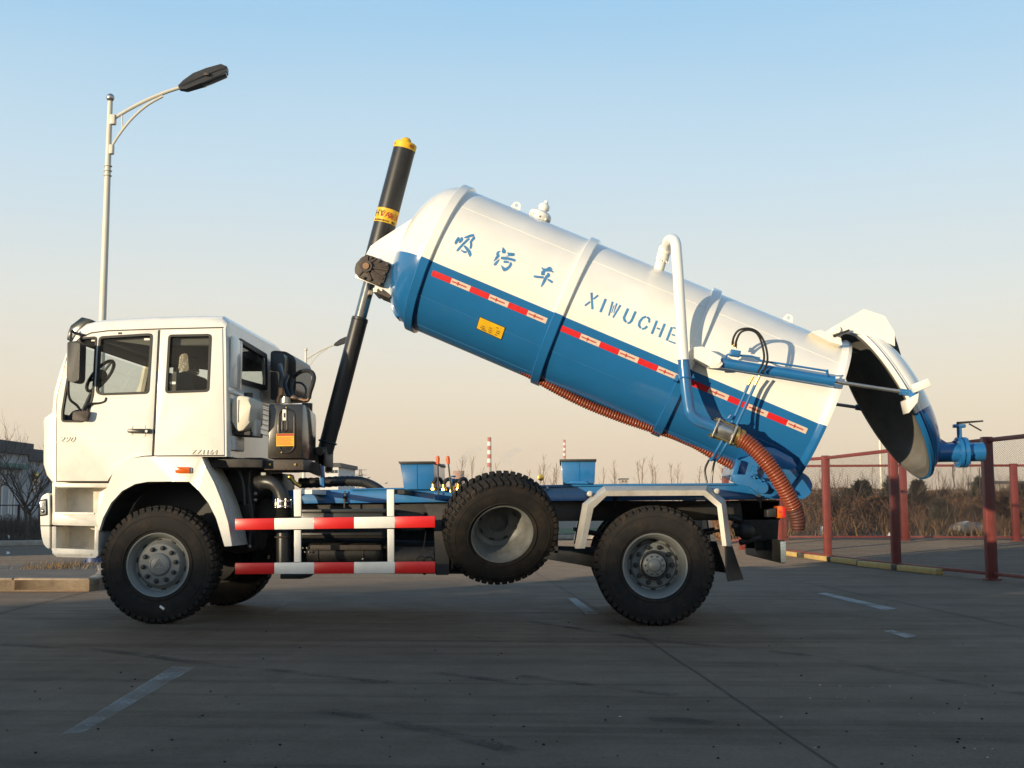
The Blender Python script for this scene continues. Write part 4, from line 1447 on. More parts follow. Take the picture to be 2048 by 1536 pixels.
b.tube([cSp + Vector((-.35, .25, .1)), cSp + Vector((0, .28, .25)), cSp + Vector((.35, .3, .1))], .05, 8)
b.build('spare_carrier', M['black'], truck)

# ---------------------------------------------------------------- cab
CY0, CY1 = .05, YW - .05
prof = [((112, 964), (104, 962)), ((112, 948), (92, 950)), ((112, 925), (85, 928)), ((112, 850), (85, 842)), ((112.3, 838), (88, 833)),
        ((112.6, 829), (101, 822)), ((113.7, 788), (105, 784)), ((126, 744), (117, 739)), ((134, 711), (130, 708)), ((146, 687), (143, 681)),
        ((161, 672), (156, 660)), ((180, 664), (170, 648)), ((215, 660.5), (194, 641)), ((318, 657), (300, 634.5)), ((420, 654.5), (400, 632)),
        ((443, 654), (441, 633)), ((451, 658), (453.5, 640)), ((452, 700), (455, 700)), ((453, 913), (456, 913)), ((306, 914), (306, 914)),
        ((262, 918), (262, 918)), ((236, 936), (236, 936)), ((214, 964), (214, 964))]
side = [P(*a, CY0) for a, _ in prof]
cent = [P(c[0] - (9 if i < 5 else 5 if i < 12 else 0), c[1] - (5 if 10 <= i <= 15 else 0), CY0) for i, (_, c) in enumerate(prof)]
RC = .15
stations = [0, .004, .015, .035, .065, .10, .15]
b = MB()
rows = []
for y in [CY0 + d for d in stations] + [(CY0 + CY1) / 2] + [CY1 - d for d in reversed(stations)]:
    d = min(y - CY0, CY1 - y, RC)
    w = math.sqrt(max(0, 1 - (1 - d / RC) ** 2))
    rows.append([b.bm.verts.new(Vector((s_.x + (c_.x - s_.x) * w, y, s_.z + (c_.z - s_.z) * w))) for s_, c_ in zip(side, cent)])
n = len(prof)
for r0, r1 in zip(rows, rows[1:]):
    for i in range(n):
        j = (i + 1) % n
        b._f([r0[i], r0[j], r1[j], r1[i]])
b._f(rows[0]); b._f(list(reversed(rows[-1])))
shell = b.mesh('cab_shell', M['white'], None)

q_main = rounded([(200.5, 675), (298, 669), (304.5, 670), (297, 786), (203, 789), (194.5, 784)], 7)
q_quarter = rounded([(164, 677), (193.5, 674.5), (187, 790), (175, 838), (166, 843.5), (125.5, 843), (125.5, 822), (137, 752), (150, 702)], 5)
q_rear = rounded([(339.5, 671.5), (422, 670), (417, 782), (333, 785)], 6)
q_back = rounded([(479, 682), (531, 713), (532, 775), (479.5, 761)], 4)
XB = P(456, 780, CY0).x                       # rear wall of the cab


def cut_y(pts2, y0, y1, ref=CY0):
    c = MB(); c.prism([Vector((p.x, y0, p.z)) for p in PP(pts2, ref)], (0, y1 - y0, 0)); return c.mesh('c', M['trim'], None)


cavity = [(116, 848), (112, 790), (128, 745), (140, 712), (154, 688), (178, 670), (230, 663), (330, 660), (438, 658), (449, 664), (450, 900), (130, 900)]
ws = [(70, 826), (126, 826), (150, 740), (172, 682), (160, 672), (140, 678), (100, 740)]
cutters = [cut_y(cavity, CY0 + .045, CY1 - .045)]
cutters += [cut_y(q, -.3, YW + .3) for q in (q_main, q_quarter, q_rear)]
cutters.append(cut_y(ws, CY0 + .16, CY1 - .16))
c = MB(); c.prism([PX(px, py, XB - .2) - Vector((0, 0, 0)) for px, py in []] or [Vector((XB - .2, p.y, p.z)) for p in [PX(px, py, XB) for px, py in q_back]], (.4, 0, 0))
cutters.append(c.mesh('c', M['trim'], None))
me = boolean(shell, cutters)
me.materials.clear(); me.materials.append(M['white']); me.materials.append(M['trim'])
# inside faces get trim
me.calc_loop_triangles()
xs_mid = sum(p.x for p in side) / len(side)
for pl in me.polygons:
    ce, no = pl.center, pl.normal
    pl.material_index = 0
    inside = CY0 + .03 < ce.y < CY1 - .03
    if abs(ce.y - (CY0 + .045)) < .002 or abs(ce.y - (CY1 - .045)) < .002: pl.material_index = 1
    elif inside and ce.z > side[0].z:
        # cavity faces look towards the middle of the cab
        mid = Vector((P(290, 780, CY0).x, 0, P(290, 780, CY0).z))
        v = Vector((mid.x - ce.x, 0, mid.z - ce.z)).normalized()
        if no.x * v.x + no.z * v.z > .35: pl.material_index = 1
finish(me, 32)
cab = link('cab', me, truck)

# door with its own window openings, slightly proud of the cab side
door_out = [(114, 962), (114, 832), (115.5, 790), (127.5, 745), (136, 713), (149, 690), (163, 677.5), (183, 668.5), (216, 664.5), (317, 660.5), (304.5, 911), (288, 911), (258, 917), (234, 934), (216, 962)]
d = MB(); d.prism([Vector((p.x, CY0 - .012, p.z)) for p in PP(door_out, CY0)], (0, .0115, 0), .003)
me = boolean(d.mesh('door', M['white'], None), [cut_y(q, -.3, .3) for q in (q_main, q_quarter)])
me.materials.clear(); me.materials.append(M['white'])
door = link('door', finish(me, 30), cab)
side_out = [(321.5, 660.3), (445, 657), (449, 910), (309, 911)]
d = MB(); d.prism([Vector((p.x, CY0 - .010, p.z)) for p in PP(side_out, CY0)], (0, .0095, 0), .003)
me = boolean(d.mesh('side_panel', M['white'], None), [cut_y(q_rear, -.3, .3)])
me.materials.clear(); me.materials.append(M['white'])
link('side_panel', finish(me, 30), cab)
b = MB(); b.prism(PP([(317, 660), (321.5, 660), (309, 912.5), (304.5, 912.5)], CY0 - .0035), (0, .003, 0)); b.build('door_gap_shade', M['seal'], cab)  # dark strip drawn for the gap between door and body
b = MB(); b.tube(PP([(149, 686), (163, 673.5), (183, 665.5), (216, 661.5), (318, 657.8), (446, 654.8)], CY0 - .004), .0055, 6); b.build('roof_gutter', M['black'], cab)
b = MB(); b.tube(PP([(112.3, 962), (112.3, 830), (113.8, 790), (126, 746), (134.5, 712), (147, 689)], CY0 - .002), .004, 6); b.build('door_gap_shade', M['seal'], cab)
b = MB(); b.tube(PP([(112.3, 963.2), (215.5, 963.2), (234.5, 935.2), (258.5, 918.2), (288, 912.2), (304.5, 912.2), (449, 911.2)], CY0 - .003), .0045, 6); b.build('door_gap_shade', M['seal'], cab)  # dark tube standing in for the thin shadow along the lower edges


def window(q, name, y=CY0 - .012, frame=.022, glass_y=CY0 + .02):
    px = 211.0
    o = [Vector((p.x, y - .006, p.z)) for p in PP(grow(q, frame * px * .45), CY0)]
    i = [Vector((p.x, y - .006, p.z)) for p in PP(grow(q, -frame * px * .55), CY0)]
    f = MB(); f.frame(o, i, (0, .03, 0))
    f.build(name + '_frame', M['seal'], cab)
    g = MB(); g.prism([Vector((p.x, glass_y, p.z)) for p in PP(q, CY0)], (0, .005, 0))
    g.build('window_pane', M['glass'], cab, sharp=20)


window(q_main, 'window')
window(q_quarter, 'quarter_window', frame=.018)
window(q_rear, 'rear_window', y=CY0 - .010)
# far side panes
for q in (q_main, q_quarter, q_rear):
    g = MB(); g.prism([Vector((p.x, CY1 - .025, p.z)) for p in PP(q, CY0)], (0, .005, 0)); g.build('window_pane', M['glass'], cab, sharp=20)
    o = [Vector((p.x, CY1 - .01, p.z)) for p in PP(grow(q, 3), CY0)]; i = [Vector((p.x, CY1 - .01, p.z)) for p in PP(grow(q, -3), CY0)]
    f = MB(); f.frame(o, i, (0, .025, 0)); f.build('window_frame', M['seal'], cab)
# windscreen
wsl = PP([(112, 826), (116, 790), (128, 746), (137, 716), (150, 690)], CY0)
b = MB()
for p, q in zip(wsl, wsl[1:]):
    b.hexa([Vector((p.x, CY0 + .16, p.z)), Vector((p.x + .006, CY0 + .16, p.z)), Vector((p.x + .006, CY1 - .16, p.z)), Vector((p.x, CY1 - .16, p.z)),
            Vector((q.x, CY0 + .16, q.z)), Vector((q.x + .006, CY0 + .16, q.z)), Vector((q.x + .006, CY1 - .16, q.z)), Vector((q.x, CY1 - .16, q.z))])
b.build('windscreen', M['glass'], cab, sharp=20)
# rear window of the cab
pb = [PX(px, py, XB) for px, py in q_back]
def sc_yz(pts, d):
    cy = sum(p.y for p in pts) / len(pts); cz = sum(p.z for p in pts) / len(pts)
    return [Vector((p.x, p.y + (d if p.y > cy else -d), p.z + (d if p.z > cz else -d))) for p in pts]
b = MB(); b.prism([Vector((XB - .02, p.y, p.z)) for p in pb], (.005, 0, 0)); b.build('window_pane', M['glass'], cab, sharp=20)
b = MB(); b.frame(sc_yz(pb, .03), sc_yz(pb, -.02), (.012, 0, 0)); b.build('back_window_frame', M['seal'], cab)
# pressed panels and louvres of the cab's back
zt, zb = PX(465, 672, XB).z, PX(465, 775, XB).z
for y0, y1 in ((.12, .50), (CY1 - .45, CY1 - .08)):
    b = MB(); b.bb((XB - .01, y0, zb), (XB + .012, y1, zt), .012); b.build('pressed_panel', M['white'], cab)
for k in range(7):
    z = PX(500, 800, XB).z - k * .055
    b = MB(); b.bb((XB - .005, .75, z), (XB + .014, 1.7, z + .03), .008); b.build('louvre', M['white'], cab)
b = MB(); b.bb((XB - .005, CY0 + .05, PX(460, 786, XB).z), (XB + .016, CY1 - .05, PX(460, 780, XB).z), .004); b.build('back_rib', M['white'], cab)
# door fittings
b = MB(); b.prism([Vector((p.x, CY0 - .045, p.z)) for p in PP(rounded([(258, 858), (305, 858), (305, 867.5), (258, 866)], 3), CY0)], (0, .022, 0), .005); b.build('door_handle', M['plastic'], cab)
b = MB(); b.prism([Vector((p.x, CY0 - .02, p.z)) for p in PP([(263, 858), (272, 858), (272, 867), (263, 867)], CY0)], (0, .02, 0)); b.build('handle_mount', M['plastic'], cab)
b = MB(); p = P(296, 863, CY0); b.cyl((p.x, CY0 - .05, p.z), (p.x, CY0 - .02, p.z), .013, 14); b.build('lock', M['steel'], cab)
b = MB(); b.frame([Vector((p.x, CY0 - .017, p.z)) for p in PP(rounded([(263, 849), (292, 849), (292, 875), (263, 875)], 6), CY0)], [Vector((p.x, CY0 - .017, p.z)) for p in PP(rounded([(265.5, 851.5), (289.5, 851.5), (289.5, 872.5), (265.5, 872.5)], 6), CY0)], (0, .006, 0)); b.build('handle_recess', M['white'], cab)
b = MB(); b.prism(PP([(236, 664.8), (243, 664.5), (243, 667.8), (236, 668.2)], CY0 - .018), (0, .01, 0)); b.build('door_bracket', M['seal'], cab)
b = MB(); b.tube(PP([(112, 884), (180, 881), (250, 879.5), (306, 879)], CY0 - .0125), .003, 6); b.build('body_crease', M['white'], cab)
p = P(134, 879.5, CY0); face_text('290', .072, M['badge_white'], (p.x, CY0 - .016, p.z), cab, 'badge', .005, .35, 1.05, sx=1.35)
p = P(409, 905, CY0); face_text('ZZ1164', .062, M['badge'], (p.x, CY0 - .014, p.z), cab, 'badge', .005, .1, 1.1, sx=1.15)
# small window stickers
for (a, q) in (((287, 676), (298, 680)), ((181, 679), (191, 682)), ((338, 763), (350, 768))):
    b = MB(); b.prism([Vector((p.x, CY0 + .018, p.z)) for p in PP([(a[0], a[1]), (q[0], a[1]), (q[0], q[1]), (a[0], q[1])], CY0)], (0, .001, 0)); b.build('window_sticker', M['offwhite'], cab)
# seam and grille on the front corner
b = MB(); b.tube([P(104, 838, .09), P(100, 850, .09), P(99, 900, .09), P(100, 935, .09), P(107, 946, .09)], .012, 8); b.build('front_seam', M['seal'], cab)
b = MB()
zg0, zg1 = P(90, 930, CY0).z, P(90, 850, CY0).z
xg = P(85, 890, CY0).x
b.bb((xg - .052, .45, zg0), (xg + .02, YW - .45, zg1), .01)
b.build('front_grille', M['plastic'], cab)
# visor
vis = [(133, 679), (136, 664), (141, 651), (163, 634), (180, 638), (187, 641), (168, 651), (152, 671), (145, 684)]
b = MB(); b.prism([Vector((p.x, CY0 + .12, p.z)) for p in PP(vis, CY0 + .12)], (0, CY1 - CY0 - .24, 0), .008); b.build('sun_visor', M['visor'], cab)
b = MB(); b.tube([P(143, 661, .0), P(152, 667, .02), P(168, 670.5, .04)], .014, 8)
b.tube([P(143, 661, .0), P(141, 684, -.08)], .012, 8); b.build('mirror_arm', M['plastic'], cab)
# mirrors
def mirror(sy):
    Y = (lambda y: y) if sy > 0 else (lambda y: YW - y)
    def q(px, py, y):
        p = P(px, py, y); return Vector((p.x, Y(y), p.z))
    b = MB()
    b.prism([q(px, py, -.20) for px, py in rounded([(134, 684), (158, 681), (160, 690), (158, 758), (153, 765), (138, 764), (133, 756)], 5)], (0, .15 * sy, 0), .025)
    m = b.build('mirror', M['plastic'], cab)
    b = MB(); b.tube(smooth_path([q(137, 764, -.1), q(137, 785, -.08), q(141, 800, -.06), (q(154, 811, -.02)), q(161, 822, .0), q(163, 834, .0)], 6), .013, 8)
    b.build('mirror_arm', M['plastic'], cab)
mirror(1); mirror(-1)
b = MB(); b.tube(smooth_path([P(166, 834, .0), P(167, 818, -.0), P(174, 808.5, .0), P(184, 807, .02), P(200, 806, .035), P(210, 802, .035), P(212, 795, .035)], 5), .010, 8); b.build('mirror_arm', M['plastic'], cab)
b = MB(); b.prism(PP(rounded([(146, 823), (177, 822), (174, 838), (168, 842), (144, 840)], 3), -.03), (0, .06, 0), .012); b.build('mirror_foot', M['cast'], cab)
# cab inside: seats, wheel, dash
def seat(px, y0, y1):
    b = MB()
    b.prism([Vector((p.x, y0, p.z)) for p in PP(rounded([(px - 8, 900), (px - 4, 800), (px, 745), (px + 4, 738), (px + 26, 738), (px + 32, 760), (px + 36, 900)], 6), CY0)], (0, y1 - y0, 0), .03)
    s = b.build('seat', M['seat'], cab)
    b = MB(); b.prism([Vector((p.x, y0 + .1, p.z)) for p in PP(rounded([(px - 5, 734), (px - 2, 700), (px + 14, 696), (px + 18, 734)], 6), CY0)], (0, y1 - y0 - .2, 0), .03); b.build('headrest', M['wrap'], cab)
seat(338, .3, .85); seat(338, 1.55, 2.1)
c0 = P(201, 752, .6)
b = MB(); b.torus(c0, Vector((-.80, 0, .60)), .19, .018, 28, 8); b.ball(c0, .07, 10); b.tube([c0, c0 + Vector((-.2, 0, -.45))], .03, 8)
for k in range(3):
    th = k * 2.1
    u = Vector((.60, 0, .80)); b.tube([c0, c0 + (u * math.cos(th) + Vector((0, 1, 0)) * math.sin(th)) * .18], .014, 6)
b.build('steering_wheel', M['plastic'], cab)
b = MB(); b.prism([Vector((p.x, .2, p.z)) for p in PP([(118, 900), (118, 835), (130, 818), (165, 812), (176, 830), (176, 900)], CY0)], (0, 2.05, 0), .03); b.build('dashboard', M['trim'], cab)
b = MB(); b.prism([Vector((p.x, .12, p.z)) for p in PP([(175, 672), (230, 666), (440, 663), (440, 690), (300, 690), (215, 678)], CY0)], (0, 2.2, 0), .02); b.build('headliner', M['trim'], cab)
b = MB(); b.tube([P(283, 790, 2.2), P(292, 745, 2.25), P(305, 690, 2.28)], .05, 8); b.build('pillar_trim', M['jug'], cab)
b = MB(); b.bb((P(395, 0, 1).x, .7, P(0, 900, 1).z), (P(440, 0, 1).x, 2.2, P(0, 775, 1).z), .03); b.build('bunk', M['seat'], cab)

# lower front: bumper, lamp, steps
def slab(pts, y0, y1, m, name, parent, bevel=.012, ref=None):
    b = MB(); b.prism([Vector((p.x, y0, p.z)) for p in PP(pts, y0 if ref is None else ref)], (0, y1 - y0, 0), bevel); return b.build(name, m, parent)


bp_side = [(96, 985), (99, 990), (99, 1098), (94, 1096), (87, 1088), (83, 1072), (81, 1052), (80, 1004), (84, 992)]
bump = slab(rounded(bp_side, 4), .03, YW - .03, M['white'], 'bumper', truck, .02)
slab([(79.5, 1050.6), (99.6, 1050.6), (99.6, 1052.6), (79.5, 1052.6)], .028, YW - .028, M['seal'], 'bumper_seam', bump, 0)
hl = rounded([(79, 1000), (93, 997), (94.5, 1030), (80, 1033)], 2)
slab(hl, .022, .10, M['seal'], 'headlamp_bezel', bump, .004)
slab(rounded([(80, 1003), (91, 1001), (92, 1028), (81, 1030)], 2), .014, .09, M['lampglass'], 'headlamp', bump, .004)
b = MB(); p = P(86, 1022, .012); b.ball((p.x, .02, p.z), .022, 10, (1, .6, 1)); p = P(87, 1010, .012); b.ball((p.x, .02, p.z), .015, 10, (1, .6, 1)); b.build('bulb', M['chrome'], bump)
slab([(100, 992), (109, 986), (106, 1052), (101, 1098), (98, 1090)], .08, YW - .08, M['seal'], 'bumper_gap_dark', bump, 0)  # black slab standing in for the dark gap behind the bumper
# step box: an open white moulding with two treads
step = group_part('step_unit', (P(160, 1050, .2).x, .2, .6), truck)
def sbox(pts, y0, y1, name, m='white_low', bevel=.008): return slab(pts, y0, y1, M[m], name, step, bevel)
sbox([(104, 964), (220, 964), (214, 1030), (207, 1112), (104, 1108)], .34, .40, 'step_back')
sbox([(113, 966), (219, 966), (219, 975), (113, 975)], .06, .36, 'step_lintel')
sbox(rounded([(105, 974), (110, 972), (110, 1026), (105, 1028)], 1), .05, .36, 'step_cheek')
sbox([(198, 985), (214, 975), (204, 1030), (194, 1030)], .05, .36, 'step_cheek')
sbox(rounded([(105, 1024), (198, 1025), (196, 1052), (104, 1050)], 3), .012, .36, 'step_tread', bevel=.014)
sbox(rounded([(104, 1053), (112, 1053), (112, 1100), (104, 1096)], 1), .03, .36, 'step_cheek')
sbox(rounded([(190, 1052), (197, 1052), (196, 1108), (188, 1108)], 1), .03, .36, 'step_cheek')
sbox(rounded([(102.5, 1096), (196.5, 1100), (196, 1112), (190, 1116), (114, 1114), (106, 1108)], 3), .01, .36, 'step_tread', bevel=.01)
for yy, (x0, x1) in ((1026.5, (118, 188)), (1109, (114, 183))):
    slab([(x0, yy - 1.2), (x1, yy - 1), (x1, yy + 2), (x0, yy + 2)], .004, .03, M['steel'], 'tread_edge', step, 0)

# front mudguard arch
arch_out = [(192, 1040), (200, 1010), (214, 975), (226, 945), (240, 927), (258, 917), (290, 913.5), (403, 914), (412, 935), (428, 965), (444, 1005), (456, 1045), (464, 1092)]
arch_in = [(198, 1062), (206, 1036), (222, 1006), (244, 982), (270, 968), (295, 963.5), (340, 963), (378, 963.5), (398, 982), (417, 1006), (432, 1036), (441, 1065), (449, 1093)]
def arch(y0, y1, name):
    b = MB()
    o = [Vector((p.x, y0, p.z)) for p in PP(arch_out, 0.0)]
    i = [Vector((p.x, y0, p.z)) for p in PP(arch_in, 0.0)]
    for k in range(len(o) - 1):
        b.hexa([i[k], i[k + 1], i[k + 1] + Vector((0, y1 - y0, 0)), i[k] + Vector((0, y1 - y0, 0)), o[k], o[k + 1], o[k + 1] + Vector((0, y1 - y0, 0)), o[k] + Vector((0, y1 - y0, 0))])
    bmesh.ops.remove_doubles(b.bm, verts=b.bm.verts, dist=.0005)
    # drop interior walls
    seen = {}
    for f in list(b.bm.faces):
        key = tuple(sorted(v.index for v in f.verts))
    b.bm.verts.index_update()
    dup = {}
    for f in b.bm.faces:
        dup.setdefault(tuple(sorted(v.index for v in f.verts)), []).append(f)
    kill = [f for v in dup.values() if len(v) > 1 for f in v]
    bmesh.ops.delete(b.bm, geom=kill, context='FACES_ONLY')
    return b.build(name, M['white'], truck, sharp=28)
mg = arch(.0, .055, 'front_mudguard')
# returning skin of the mudguard, thin, half a metre wide
def skin(pts, y0, y1, th, name, m, parent):
    p = [Vector((q.x, y0, q.z)) for q in PP(pts, 0.0)]
    cx = sum(q.x for q in p) / len(p); cz = min(q.z for q in p)
    b = MB()
    for a, c_ in zip(p, p[1:]):
        def inn(q):
            v = Vector((cx - q.x, 0, cz - q.z)).normalized() * th
            return q + v
        w = Vector((0, y1 - y0, 0))
        b.hexa([a, c_, c_ + w, a + w, inn(a), inn(c_), inn(c_) + w, inn(a) + w])
    return b.build(name, m, parent, sharp=28)
skin(arch_out[7:], .055, .56, .02, 'mudguard_skin', M['white_low'], mg)
skin(arch_in, .06, .62, -.02, 'wheel_arch_liner', M['plastic'], mg)
am = slab(rounded([(350.5, 934), (379, 934), (379, 946), (350.5, 946)], 2), -.03, .0, M['amber'], 'side_marker', truck, .006)
slab([(378, 935), (383, 936), (383, 945), (378, 945)], -.015, .0, M['white_low'], 'marker_foot', am, 0)
far = arch(YW - .055, YW, 'front_mudguard')
slab([(196, 1062), (206, 1030), (222, 1000), (244, 975), (270, 962), (295, 955), (470, 940), (470, 1095), (446, 1095), (196, 1095)], .70, .76, M['plastic'], 'inner_wing', truck, 0, ref=0.0)
slab([(196, 962), (470, 940), (470, 1050), (196, 1062)], 1.70, 1.76, M['black'], 'inner_wing', truck, 0, ref=0.0)
slab([(240, 960), (520, 940), (520, 1040), (240, 1062)], .95, 1.5, M['black'], 'engine_sump', truck, .03, ref=0.0)

# ---------------------------------------------------------------- chassis
slab([(430, 985), (545, 1000), (1560, 1002), (1560, 1040), (560, 1045), (430, 1050)], .86, .94, M['black'], 'chassis_rail', truck, .004)
slab([(430, 985), (545, 1000), (1560, 1002), (1560, 1040), (560, 1045), (430, 1050)], 1.52, 1.60, M['black'], 'chassis_rail', truck, .004, ref=.86)
for px in (470, 760, 1090, 1230, 1400, 1550):
    p = P(px, 1022, .9)
    b = MB(); b.bb((p.x - .05, .9, p.z - .08), (p.x + .05, 1.56, p.z + .08)); b.build('cross_member', M['black'], truck)
subf = [(545, 981), (700, 979), (800, 977.5), (1200, 970), (1480, 968), (1546, 974), (1560, 985), (1560, 998), (1200, 1000.5), (700, 1006), (545, 1008)]
sf = slab(subf, .74, .84, M['blue'], 'subframe_rail', truck, .006)
slab(subf, 1.62, 1.72, M['blue'], 'subframe_rail', truck, .006, ref=.74)
slab([(700, 977), (800, 975.5), (1200, 968), (1470, 966), (1470, 969.5), (1200, 972), (700, 980)], .70, .86, M['blue'], 'top_flange', sf, 0)
for px in (620, 720, 1000, 1250, 1420):
    p = P(px, 990, .74)
    b = MB(); b.bb((p.x - .04, .8, p.z - .06), (p.x + .04, 1.66, p.z + .05)); b.build('cross_member', M['blue'], sf)
for px, py in ((691, 990), (642, 987), (795, 986), (1095, 975)):
    p = P(px, py, .70); b = MB(); b.cyl((p.x, .66, p.z), (p.x, .74, p.z), .013, 10); b.build('bolt', M['steel'], sf)
for px in (690, 1230, 1520):
    p = P(px, 992, .72)
    b = MB(); b.bb((p.x - .02, .72, p.z - .06), (p.x + .02, .745, p.z + .03), .004); b.cyl((p.x, .70, p.z - .12), (p.x, .70, p.z + .05), .008, 8); b.build('u_bolt', M['black'], sf)
# tank rests
def rest(near, flange, x_dark=None):
    r = slab(near, .66, 1.80, M['blue'], 'tank_rest', truck, .006)
    slab(flange, .63, 1.83, M['black'], 'rest_pad', r, .003)
    return r
r1 = rest([(800, 927), (867, 927), (868, 979), (808, 979), (805, 955)], [(796, 923), (868, 922.5), (868, 927.5), (799, 928)])
slab([(868, 928), (889, 928), (886, 945), (884, 958), (888, 978), (869, 978)], 1.75, 1.82, M['blue'], 'rest_gusset', r1, 0)
r2 = rest([(1122, 923), (1191, 922), (1189, 967), (1126, 968)], [(1119, 918.5), (1193, 918), (1193, 922.5), (1119, 923)])
slab([(832.5, 929), (834.5, 929), (834.5, 978), (832.5, 978)], .655, .662, M['blue'], 'rest_stiffener', r1, 0)
slab([(1157, 925), (1159, 925), (1159, 967), (1157, 967)], .655, .662, M['blue'], 'rest_stiffener', r2, 0)
slab([(1137, 967), (1142, 962), (1172, 962), (1178, 968)], .64, .662, M['blue'], 'rest_foot', r2, .003)
# springs, axles, underbody
for c_ in (cFr, cRe):
    b = MB(); b.cyl((c_.x, .35, c_.z), (c_.x, YW - .35, c_.z), .075, 14)
    if c_ is cRe: b.ball((c_.x, 1.23, c_.z), .23, 16)
    b.build('axle', M['black'], truck)
    for y in (.84, 1.58):
        b = MB()
        for k in range(5):
            L = .75 - k * .11
            b.tube(smooth_path([Vector((c_.x - L, y, c_.z + .22 + .10 - k * .028)), Vector((c_.x, y, c_.z + .14 - k * .028 + .08)), Vector((c_.x + L, y, c_.z + .22 + .10 - k * .028))], 6), .016, 6)
        b.build('leaf_spring', M['black'], truck)
slab([(1090, 1098), (1140, 1103), (1190, 1112), (1190, 1136), (1150, 1128), (1090, 1118), (1060, 1112)], .42, .50, M['black'], 'spring_beam', truck, .01)
slab([(1108, 1070), (1116, 1070), (1116, 1106), (1108, 1106)], .42, .50, M['black'], 'hanger', truck, 0)
b = MB(); b.cyl(Vector((P(560, 1040, 1).x, 1.23, .75)), Vector((cRe.x, 1.23, .62)), .055, 12); b.build('drive_shaft', M['black'], truck)
slab([(410, 925), (545, 930), (540, 1040), (500, 1100), (470, 1105), (410, 1000)], 1.0, 1.5, M['black'], 'gearbox', truck, .05)
slab([(455, 915), (530, 915), (530, 980), (500, 1010), (455, 1000)], .62, .95, M['black'], 'air_filter', truck, .04)
slab([(425, 1030), (520, 1035), (515, 1100), (470, 1108), (440, 1100)], .9, 1.3, M['cast'], 'engine_block', truck, .04)
b = MB(); b.tube(smooth_path([P(500, 930, .5), P(498, 980, .48), P(505, 1040, .5), P(498, 1095, .5)], 6), .02, 8); b.tube(smooth_path([P(470, 930, .4), P(485, 960, .4), P(490, 1010, .4)], 6), .014, 8)
b.build('cable_bundle', M['plastic'], truck)
for px, py in ((511, 987), (511, 1000), (500, 1093)):
    p = P(px, py, .45); b = MB(); b.ball(p, .018, 8); b.build('fitting', M['steel'], truck)
slab([(522, 945), (531, 945), (531, 951), (522, 951)], .40, .42, M['reflect'], 'data_plate', truck, 0)
# black suction duct with bellows behind the cab
duct = group_part('pump_duct', P(560, 1040, .35), truck)
b = MB(); b.tube(smooth_path([P(515, 966, .42), P(532, 964, .36), P(548, 968, .34), P(560, 982, .34), P(566, 1000, .34)], 8), .068, 18); b.build('elbow', M['plastic'], duct)
b = MB(); b.torus(P(522, 966, .40), (1, 0, .1), .07, .012, 24, 8); b.build('clamp', M['black'], duct)
p0, p1 = P(567, 1000, .34), P(567, 1128, .34)
b = MB(); b.cyl(p0 + Vector((0, 0, -.002)), p0 + Vector((0, 0, -.018)), .085, 24); b.cyl(p0 + Vector((0, 0, -.055)), p0 + Vector((0, 0, -.068)), .085, 24)
for k in range(6):
    th = k * 1.047; b.cyl(p0 + Vector((.074 * math.cos(th), .074 * math.sin(th), -.075)), p0 + Vector((.074 * math.cos(th), .074 * math.sin(th), .012)), .008, 6)
b.build('flange', M['steel'], duct)
L = (p0 - p1).length
prf = [(.066, 0)]
for k in range(9): prf += [(.078, .07 + k * .018), (.062, .079 + k * .018)]
prf += [(.07, .25), (.07, L), (0, L)]
b = MB(); b.lathe(prf, p0, p1 - p0, 24); b.build('bellows', M['plastic'], duct)
for zz, mm in ((.30, 'black'), (.36, 'cast')):
    b = MB(); b.torus(p0 - Vector((0, 0, zz)), (0, 0, 1), .072, .010, 24, 8); b.build('clamp', M[mm], duct)
slab([(560, 1148), (618, 1148), (606, 1158), (560, 1158)], .35, .7, M['black'], 'duct_foot', truck, .01)
# tool box and air tank behind the guard rail
tb = slab([(600, 1022), (768, 1022), (768, 1078), (600, 1078)], .30, .80, M['plastic'], 'battery_box', truck, .03)
slab([(596, 1018), (772, 1018), (772, 1026), (596, 1026)], .28, .82, M['plastic'], 'box_lid', tb, .012)
for yy in (1050, 1066):
    slab([(604, yy), (764, yy), (764, yy + 5), (604, yy + 5)], .285, .31, M['plastic'], 'box_rib', tb, .005)
p = P(615, 1106, .5); q = P(772, 1106, .5)
b = MB(); b.lathe([(0, 0), (.07, .004), (.095, .03), (.10, .06), (.10, .68), (.095, .71), (.07, .736), (0, .74)], (p.x, .5, p.z), (1, 0, 0), 28); at_ = b.build('air_tank', M['black'], truck)
slab([(620, 1090), (762, 1090), (762, 1100), (620, 1100)], .36, .42, M['cast'], 'tank_band', at_, .004)
for px in (640, 730):
    b = MB(); pp_ = P(px, 1106, .5); b.torus((pp_.x, .5, pp_.z), (1, 0, 0), .101, .008, 28, 6); b.build('strap', M['black'], at_)
b = MB(); b.ball(P(726, 1118, .37), .012, 8); b.build('drain_valve', M['steel'], at_)
for k in range(4):
    b = MB(); b.ball(P(606 + k * 4, 1096 + (k % 2) * 8, .36), .010, 8); b.build('hose_fitting', M['steel'], at_)
p = P(780, 1118, .62); b = MB(); b.lathe([(0, 0), (.10, .004), (.12, .02), (.12, .60), (.10, .618), (0, .62)], (p.x, .62, p.z), (1, 0, 0), 30); mf = b.build('silencer', M['black'], truck)
pp_ = P(870, 1118, .62); b = MB(); b.torus((pp_.x, .62, pp_.z), (1, 0, 0), .121, .008, 30, 6); b.build('strap', M['plastic'], mf)
b = MB(); b.torus(P(842, 1124, .42), (0, -1, .1), .055, .009, 24, 8); b.tube([P(845, 1110, .42), P(852, 1062, .42)], .004, 5); b.build('pull_ring', M['black'], truck)
slab([(848, 1008), (905, 1012), (896, 1150), (872, 1150), (868, 1060)], .30, .36, M['black'], 'guard_bracket', truck, 0)
